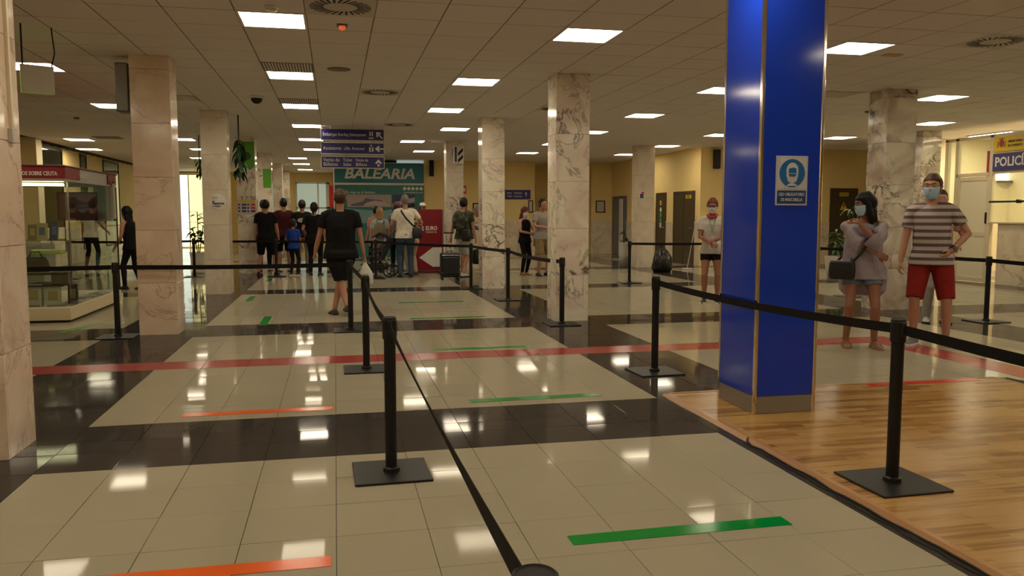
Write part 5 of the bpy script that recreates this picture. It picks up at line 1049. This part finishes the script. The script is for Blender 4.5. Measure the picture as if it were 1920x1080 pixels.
P3 = person('woman with black hair in lilac grey tunic and denim shorts, hand at her masked chin', 5.33, 7.45, A(-40), 1.57, False, 'tan', ('long', 'black'), ('tunic', LIL), ('short_shorts', DEN), ('sandals', SANDL), MSK,
       fL=(.15, .0), fR=(-.15, -.02), toeL=(.6, -1), toeR=(.25, -1), hL=(-.02, -.19, 1.42), eL=(.8, -.25, -1), hR=(.17, -.22, 1.10), eR=(-.8, -.2, -1), wide=1.12, yaw=A(-52), pitch=A(8), hemz=.80, curl=.7)
P4 = person('girl with red hair, glasses, white mask, grey t-shirt and black shorts beside the blue pillar', 5.72, 11.72, A(-25), 1.60, False, 'tan', ('pony', 'red'), ('tee', TLG), ('short_shorts', TB), ('sneaker', SHB, SIGNW), MSKW,
       hL=(.03, -.24, 1.08), eL=(1, .4, -.6), hR=(-.02, -.24, 1.04), eR=(-1, .4, -.6), glasses=True, yaw=A(-5), pitch=A(14), wide=.95, hs=1.08)
P5 = person('person partly hidden behind the man in the striped t-shirt, white sneakers', 7.52, 9.0, A(-30), 1.66, True, 'mid', ('short', 'dark'), ('tee', PNK), ('trousers', TG), ('sneaker', SHW, SHB), hL=(.20, -.2, 1.05), eL=(.6, .8, 0), hR=(-.1, -.25, 1.0))
# --- queue, seen from behind
person('man from behind in black t-shirt and black shorts, legs apart, near the veined column', -1.53, 19.25, PI-.1, 1.68, True, 'mid', ('short', 'black'), ('tee', TB), ('shorts', TB), ('sneaker', MAR, SHB), fL=(.20, 0), fR=(-.20, 0), wide=1.15, eyes=False)
person('person in blue cap hidden behind the man in black shorts', -1.70, 20.75, PI, 1.70, True, 'mid', ('short', 'black'), ('tee', BLG), ('trousers', TB2), ('sneaker', SHW, SHB), cap=KBLUE, eyes=False)
person('dark-haired man in maroon t-shirt and shorts in the queue', -1.22, 20.6, PI+.2, 1.74, True, 'mid', ('short', 'black'), ('tee', MAR), ('shorts', TB), ('sneaker', SHW, SHB), wide=1.1, eyes=False)
P12 = person('man in black t-shirt with pale oval print on the back', -0.78, 20.5, PI, 1.70, True, 'mid', ('short', 'dark'), ('tee', TB), ('trousers', TG), ('sneaker', SHB, SHB), wide=1.08, eyes=False)
B('back_print', MB().lathe([(0.11, 0), (0.11, 0.004)], 24), TLG, P12['t'], (0, .137, 1.24), (-PI/2, 0, 0)).scale = (1, .5, 1)
person('small boy in royal blue shirt and black trousers in the queue', -0.93, 19.1, PI-.5, 1.24, True, 'tan', ('short', 'dark'), ('tee', KBLUE), ('slim', TB2), ('sneaker', SHB, SIGNW), hs=1.22, hL=(.24, -.2, 1.05), mask=MSKW)
person('adult all in black with ponytail-shaped dark hair, holding a phone', -0.46, 19.0, PI-.15, 1.62, True, 'mid', ('pony', 'black'), ('tee', TB), ('slim', TB), ('sneaker', SHB, SHB), hL=(.24, -.16, 1.0), wide=1.15, eyes=False)
person('short dark-haired person with white collar far in the queue', -0.10, 23.0, PI, 1.52, True, 'mid', ('bob', 'black'), ('tee', TW), ('trousers', TB2), ('sneaker', SHB, SHB), eyes=False)
person('dark-haired person in black just left of the bald man in black', 0.18, 21.5, PI, 1.62, True, 'mid', ('short', 'black'), ('tee', TB), ('trousers', TB2), ('sneaker', SHB, SHB), wide=1.1, eyes=False)
person('dark-haired woman in salmon top behind the blond child', 0.95, 19.6, PI+.4, 1.55, True, 'mid', ('short', 'black'), ('tee', SAL), ('trousers', TB2), ('sneaker', SHB, SHB), eyes=False)
P18 = person('blond woman in pale blue top with a beige backpack', 1.0, 18.9, PI, 1.50, True, 'fair', ('bob', 'blond'), ('tee', LBL), ('trousers', BEI), ('sneaker', SHW, SHW), eyes=False)
P_W = person('bald man in white t-shirt and jeans with black crossbody strap', 1.50, 17.95, PI, 1.78, True, 'mid', ('buzz', 'grey'), ('tee', TW), ('trousers', JEAN), ('sneaker', SHB, SHB), wide=1.12, hL=(.30, -.22, .98), hR=(-.30, -.30, 1.18), eyes=False)
person('brown-haired person hidden left of the bald man in white', 1.50, 20.4, PI, 1.66, True, 'mid', ('short', 'brown'), ('tee', BLG), ('trousers', TB2), ('sneaker', SHB, SHB), eyes=False)
person('person in beige flowered top pointing towards the red board', 1.72, 18.7, PI+.5, 1.50, True, 'fair', ('bob', 'brown'), ('tee', floral('flower print', (0.42, 0.33, 0.22), (0.30, 0.07, 0.05))), ('trousers', BEI), ('sneaker', SHBR, SHB), hR=(-.30, -.35, 1.30), eyes=False)
P_C = person('bearded man in camouflage vest and pale shorts pulling a suitcase', 2.80, 18.0, PI-.75, 1.72, True, 'mid', ('short', 'black'), ('tee', camo()), ('shorts', PSHORT), ('sneaker', SHW, SHB), wide=1.12, belly=.03, beard=True, hL=(.36, .0, .86), fL=(.12, -.12), fR=(-.10, .18), yaw=A(20))
person('person with white cap behind the red board', 2.22, 21.2, 0.3, 1.66, True, 'tan', ('short', 'black'), ('tee', BLG), ('trousers', TB2), ('sneaker', SHB, SHB), cap=SIGNW)
person('woman with long auburn hair and mask in a black outfit looking at her phone', 4.22, 18.1, A(25), 1.52, True, 'fair', ('long', 'red'), ('sleeveless', TB), ('slim', TB), ('sneaker', SANDL, SANDL), MSKW, hL=(.05, -.26, 1.12), eL=(1, .4, -.5), hR=(-.02, -.26, 1.10), eR=(-1, .4, -.5), pitch=A(20), fL=(.06, .0), fR=(-.06, .03), wide=.92)
person('man in grey t-shirt and khaki shorts half hidden by the large marble column', 4.55, 17.75, A(15), 1.70, True, 'mid', ('short', 'dark'), ('tee', TG), ('shorts', KHAKI), ('sneaker', SHB, SHB), hL=(.08, -.26, 1.12), eL=(1, .4, -.5), hR=(-.06, -.26, 1.12), eR=(-1, .4, -.5), wide=1.1)
P_S = person('stooping person in blue grey sweater leaning on the counter behind the column', 3.62, 18.4, A(-110), 1.70, True, 'mid', ('short', 'grey'), ('long', BLG), ('trousers', TB2), ('sneaker', SHB, SHB), lean=A(38), hR=(-.12, -.62, 1.15), hL=(.25, -.30, .72), eL=(.5, .6, .2), wide=1.1)
# --- left side walkers
person('dark-haired man in white t-shirt and black slim trousers behind the showcase', -6.02, 22.3, PI-.3, 1.66, True, 'tan', ('short', 'black'), ('tee', TW), ('slim', TB2), ('sneaker', SHB, SHB), fL=(.20, -.05), fR=(-.18, .05), hR=(-.38, -.15, 1.0), eyes=False)
person('person with long black hair and bare arms at the left edge of the second column', -3.66, 16.1, A(-120), 1.50, True, 'mid', ('long', 'black'), ('sleeveless', TB), ('slim', TB2), ('sneaker', SHB, SHB), lean=A(8), hL=(.28, -.18, .92), fL=(.08, -.15), fR=(-.08, .15))
# --- belongings
def bag(name, lab, cat, loc, rz, w_, d_, h_, m_, strap=None, r_=3.2):
    t = thing(name, lab, cat, loc, rz)
    B('bag_body', MB().loft([(0, 0, 0, w_*.42, d_*.40), (0, 0, h_*.08, w_*.48, d_*.48), (0, 0, h_*.5, w_*.5, d_*.5), (0, 0, h_*.9, w_*.47, d_*.44), (0, 0, h_, w_*.42, d_*.36)], 24, r_), m_, t, smooth=True)
    B('bag_flap', MB().cbox(-w_*.40, w_*.40, -d_*.53, -d_*.44, h_*.42, h_*.93, 0.004), m_, t); B('zip', MB().cbox(-w_*.36, w_*.36, -0.004, 0.004, h_*.995, h_*1.012, .001), SILVER, t)
    if strap:
        for nm, pts, rr in strap: B(nm, MB().tube(pts, rr, 6, flat=.25), m_, t)
    return t
def strap_world(J, t, pts):      # from the figure's local points to the bag's local space
    o = t; M_ = (Matrix.Translation(o.location) @ Matrix.Rotation(o.rotation_euler[2], 4, 'Z')).inverted(); return [M_ @ world(J, p) for p in pts]
LEA = mat('black leather', (0.012, 0.012, 0.013), 0.42)
bl = world(P3, (-.20, -.20, .80)); t = bag('crossbody_bag', 'black crossbody bag hanging at the hip of the woman in the tunic', 'handbag', bl, A(-40), .26, .09, .19, LEA)
B('strap', MB().tube(strap_world(P3, t, [(-.10, -.20, .99), (.0, -.215, 1.10), (.10, -.19, 1.28), (.15, -.10, 1.43), (.14, .0, 1.475), (.10, .12, 1.40), (-.10, .20, 1.20), (-.27, .0, 1.0), (-.29, -.16, .98)]), .013, 6, flat=.25), LEA, t)
B('strap_ring', MB().cbox(-.012, .012, -.012, .012, 0, .03, .002), CHROME, t, (.09, 0, .19))
# watch of the striped man, dark bag behind him
wq = P2['wri'][1].lerp(P2['elb'][1], .12)*P2['s']; dq = (P2['elb'][1]-P2['wri'][1]).normalized()
B('wrist_watch', MB().tube([wq-dq*.016, wq+dq*.016], .037, 16), LEA, P2['t']); B('watch_face', MB().tube([wq+V(.02, -.03, .0)*1.0, wq+V(.024, -.038, .0)], .02, 16), SHG, P2['t'])
# bag of man in black: white plastic bag
hw = world(P1, P1['wri'][-1]) + Vector((0.0, 0.0, -.14)); t = thing('plastic_bag', 'thin white plastic bag hanging from the hand of the man in black', 'bag', hw + Vector((.02, 0, -.30)), 0)
B('bag_film', MB().loft([(0, 0, 0, .09, .03), (0, 0, .03, .115, .045), (0, 0, .16, .10, .04), (0, 0, .23, .06, .025), (0, 0, .30, .018, .012)], 18, 2.6), mat('white film', (0.62, 0.60, 0.54), 0.35), t, smooth=True); B('green_print', MB().box(-.05, .04, -.048, -.040, .09, .15), mat('pale green print', (0.30, 0.42, 0.26), 0.5), t); B('handles', MB().tube([(-.015, 0, .29), (-.01, 0, .36), (.01, 0, .36), (.015, 0, .29)], .004), mat('white film', (0, 0, 0)), t)
# white sheet in girl's hand
gp = world(P4, (.16, -.24, .98)); t = thing('white_bag', 'white cloth bag held by the girl beside the pillar', 'bag', gp + Vector((0, 0, -.12)), A(-25)); B('bag_body', MB().loft([(0, 0, 0, .07, .03), (0, 0, .05, .10, .04), (0, 0, .16, .09, .03), (0, 0, .2, .05, .02)], 16, 2.5), SHW, t, smooth=True); B('handle', MB().tube([(-.04, 0, .19), (0, 0, .25), (.04, 0, .19)], .005), SHW, t)
B('lanyard', MB().tube([Vector(p)*P4['s'] for p in ((-.055, -.09, 1.45), (-.02, -.135, 1.32), (0, -.14, 1.20), (.02, -.135, 1.32), (.055, -.09, 1.45))], .004, 6), mat('green cord', (0.04, 0.14, 0.08), 0.6), P4['t'])
B('neck_scarf', MB().tube([Vector(p)*P4['s'] for p in ((-.075, -.01, 1.50), (-.05, -.075, 1.475), (0, -.095, 1.455), (.05, -.075, 1.475), (.075, -.01, 1.50), (0, .075, 1.50), (-.075, -.01, 1.50))], .022, 8), mat('red scarf', (0.42, 0.02, 0.02), 0.7), P4['t'], smooth=True)
# crossbody bag of the man in white
bl = world(P_W, (-.24, .16, .84)); t = bag('crossbody_bag', 'black bag at the hip of the man in the white t-shirt', 'handbag', bl, PI, .22, .10, .24, LEA)
B('strap', MB().tube(strap_world(P_W, t, [(-.22, .12, 1.06), (-.12, .165, 1.15), (.0, .165, 1.28), (.08, .14, 1.40), (.10, .03, 1.475), (.05, -.12, 1.38), (-.12, -.165, 1.2), (-.24, .0, 1.07)]), .02, 6, flat=.2), LEA, t)
# backpack
bl = world(P18, (0, .19, 1.0)); t = thing('backpack', 'small beige backpack worn by the blond woman', 'backpack', bl, PI); B('pack_body', MB().loft([(0, 0, 0, .12, .05), (0, 0, .04, .14, .065), (0, 0, .22, .14, .06), (0, 0, .32, .10, .04), (0, 0, .34, .05, .02)], 20, 2.8), mat('pack beige', (0.22, 0.17, 0.11), 0.7), t, smooth=True); B('front_pocket', MB().cbox(-.09, .09, -.09, -.05, .04, .17, .012), mat('pack brown', (0.14, 0.10, 0.06), 0.7), t)
for q in (-1, 1): B('shoulder_strap', MB().tube([(q*.07, .05, .30), (q*.08, .12, .40), (q*.08, .22, .40), (q*.09, .28, .25)], .014, 6, flat=.4), mat('pack beige', (0, 0, 0)), t)
bl = world(P_C, (.0, .24, .95)); t = bag('sling_bag', 'black sling bag at the hip of the man in camouflage', 'handbag', world(P_C, (-.20, .20, .80)), PI-.75, .22, .10, .26, LEA)
bl = world(P_C, (0, .20, 1.08)); t = thing('backpack', 'camouflage backpack on the bearded man', 'backpack', bl, PI-.75+PI); B('pack_body', MB().loft([(0, 0, 0, .13, .06), (0, 0, .05, .15, .08), (0, 0, .28, .15, .07), (0, 0, .36, .11, .04)], 20, 2.8), MATS['camouflage cloth'], t, smooth=True); B('front_pocket', MB().cbox(-.1, .1, -.11, -.06, .05, .2, .012), MATS['camouflage cloth'], t)
# tan handbag of the auburn woman
t = bag('handbag', 'tan handbag on the arm of the woman in black by the far wall', 'handbag', (4.52, 17.95, .66), 0, .26, .12, .20, mat('tan leather', (0.30, 0.14, 0.04), 0.5)); B('handle', MB().tube([(-.08, 0, .19), (-.05, 0, .36), (.05, 0, .36), (.08, 0, .19)], .008), mat('tan leather', (0, 0, 0)), t)
t = bag('duffel_bag', 'large black duffel bag hanging beside the stooping person', 'bag', world(P_S, P_S['wri'][1]) - Vector((0, 0, .50)), .1, .48, .24, .34, LEA); B('handle', MB().tube([(-.12, 0, .33), (-.06, 0, .44), (.06, 0, .44), (.12, 0, .33)], .01), LEA, t)
# suitcase
t = thing('suitcase', 'black cabin suitcase with silver telescopic handle', 'suitcase', (2.36, 17.1, 0), .08); SC = mat('suitcase black', (0.010, 0.010, 0.011), 0.5)
B('shell', MB().cbox(-.20, .20, -.11, .11, .06, .58, .03), SC, t); B('front_pocket', MB().cbox(-.17, .17, -.13, -.10, .12, .48, .012), SC, t); B('trim_band', MB().cbox(-.19, .19, -.115, -.10, .515, .53, .002), SILVER, t); B('lower_band', MB().cbox(-.203, .203, -.112, -.1, .15, .165, .002), SHG, t)
for x in (-.09, .09): B('handle_rod', MB().tube([(x, .09, .55), (x, .09, .98)], .011), mat('rod silver', (0.85, 0.82, 0.76), 0.3), t)
B('handle_grip', MB().cbox(-.11, .11, .075, .105, .975, 1.005, .006), BLKR, t); B('top_grip', MB().tube([(-.06, 0, .58), (-.05, 0, .61), (.05, 0, .61), (.06, 0, .58)], .009), BLKR, t)
for x in (-.17, .17):
    for y_ in (-.08, .08): B('wheel', MB().lathe([(.028, -.012), (.03, -.008), (.03, .008), (.028, .012)], 16), BLKR, t, (x, y_, .03), (0, PI/2, 0)); B('wheel_fork', MB().box(x-.018, x-.013, y_-.01, y_+.01, .03, .07).box(x+.013, x+.018, y_-.01, y_+.01, .03, .07), SHG, t)
# pushchair
t = thing('pushchair', 'dark folded-hood pushchair beside the man in white', 'pushchair', (0.90, 18.25, 0), -.25); FRM = mat('pushchair frame', (0.02, 0.02, 0.022), 0.35)
def wheel(x, y_, r_):
    w_ = B('wheel', MB().tube([(r_*math.cos(a), 0, r_*math.sin(a)) for a in [2*PI*k/20 for k in range(21)]], .018, 8, cap=False), BLKR, t, (x, y_, r_+.018)); B('hub', MB().lathe([(.03, -.03), (.035, 0), (.03, .03)], 12), SILVER, w_, (0, 0, 0), (PI/2, 0, 0))
    sp = MB()
    for k in range(6): a = 2*PI*k/6; sp.tube([(0, 0, 0), (r_*math.cos(a), 0, r_*math.sin(a))], .006, 5)
    B('spokes', sp, FRM, w_)
for y_ in (-.24, .24): wheel(.30, y_, .12); wheel(-.28, y_, .085)
for y_ in (-.22, .22):
    B('side_frame', MB().tube([(-.28, y_, .12), (-.10, y_, .45), (.25, y_, .80), (.42, y_, 1.0)], .014, 8).tube([(.30, y_, .14), (.05, y_, .45), (-.15, y_, .62)], .014, 8).tube([(-.15, y_, .62), (.25, y_, .62)], .012, 8), FRM, t)
B('push_bar', MB().tube([(.42, -.22, 1.0), (.45, -.15, 1.03), (.45, .15, 1.03), (.42, .22, 1.0)], .018, 8), BLKR, t); B('axle', MB().tube([(.30, -.24, .14), (.30, .24, .14)], .010), FRM, t); B('axle', MB().tube([(-.28, -.24, .10), (-.28, .24, .10)], .010), FRM, t)
SEATF = mat('pushchair fabric', (0.025, 0.025, 0.028), 0.85); B('seat', MB().prism([(-.20, .38), (.12, .36), (.28, .72), (.22, .75), (.08, .44), (-.20, .46)], -.19, .19, 'xz'), SEATF, t)
B('hood', MB().tube([(.30, -.20, .70), (.33, -.20, .86), (.10, -.20, .98), (-.06, -.20, .88)], .02).tube([(.30, .20, .70), (.33, .20, .86), (.10, .20, .98), (-.06, .20, .88)], .02).prism([(.30, .72), (.34, .86), (.24, .95), (.10, .99), (-.06, .90), (.05, .93), (.22, .88)], -.20, .20, 'xz'), SEATF, t)
B('basket', MB().cbox(-.18, .22, -.18, .18, .16, .30, .03), SEATF, t); B('footrest', MB().cbox(-.36, -.22, -.14, .14, .26, .285, .008), SEATF, t)
# bin bag and mop
t = thing('bin_bag', 'full black rubbish bag beside the narrow dark door', 'bag', (7.65, 18.3, 0)); B('bag_film', MB().loft([(0, 0, 0, .20, .18), (0, 0, .1, .25, .22), (.02, 0, .35, .22, .2), (0, .01, .5, .15, .14), (0, 0, .60, .05, .05), (0, 0, .66, .09, .08)], 20, 2.2), mat('bin film', (0.010, 0.010, 0.010), 0.25, bump=0.8, nscale=12), t, smooth=True); B('knot', MB().ell((0, 0, .6), (.05, .05, .03)), BLKR, t)
t = thing('floor_mop', 'floor mop leaning upright by the double dark doors', 'mop', (8.62, 19.0, 0)); B('mop_head', MB().cbox(-.14, .14, -.05, .05, 0, .04, .01), SHW, t); B('handle', MB().tube([(0, 0, .04), (.24, .0, 1.35)], .012), SILVER, t)
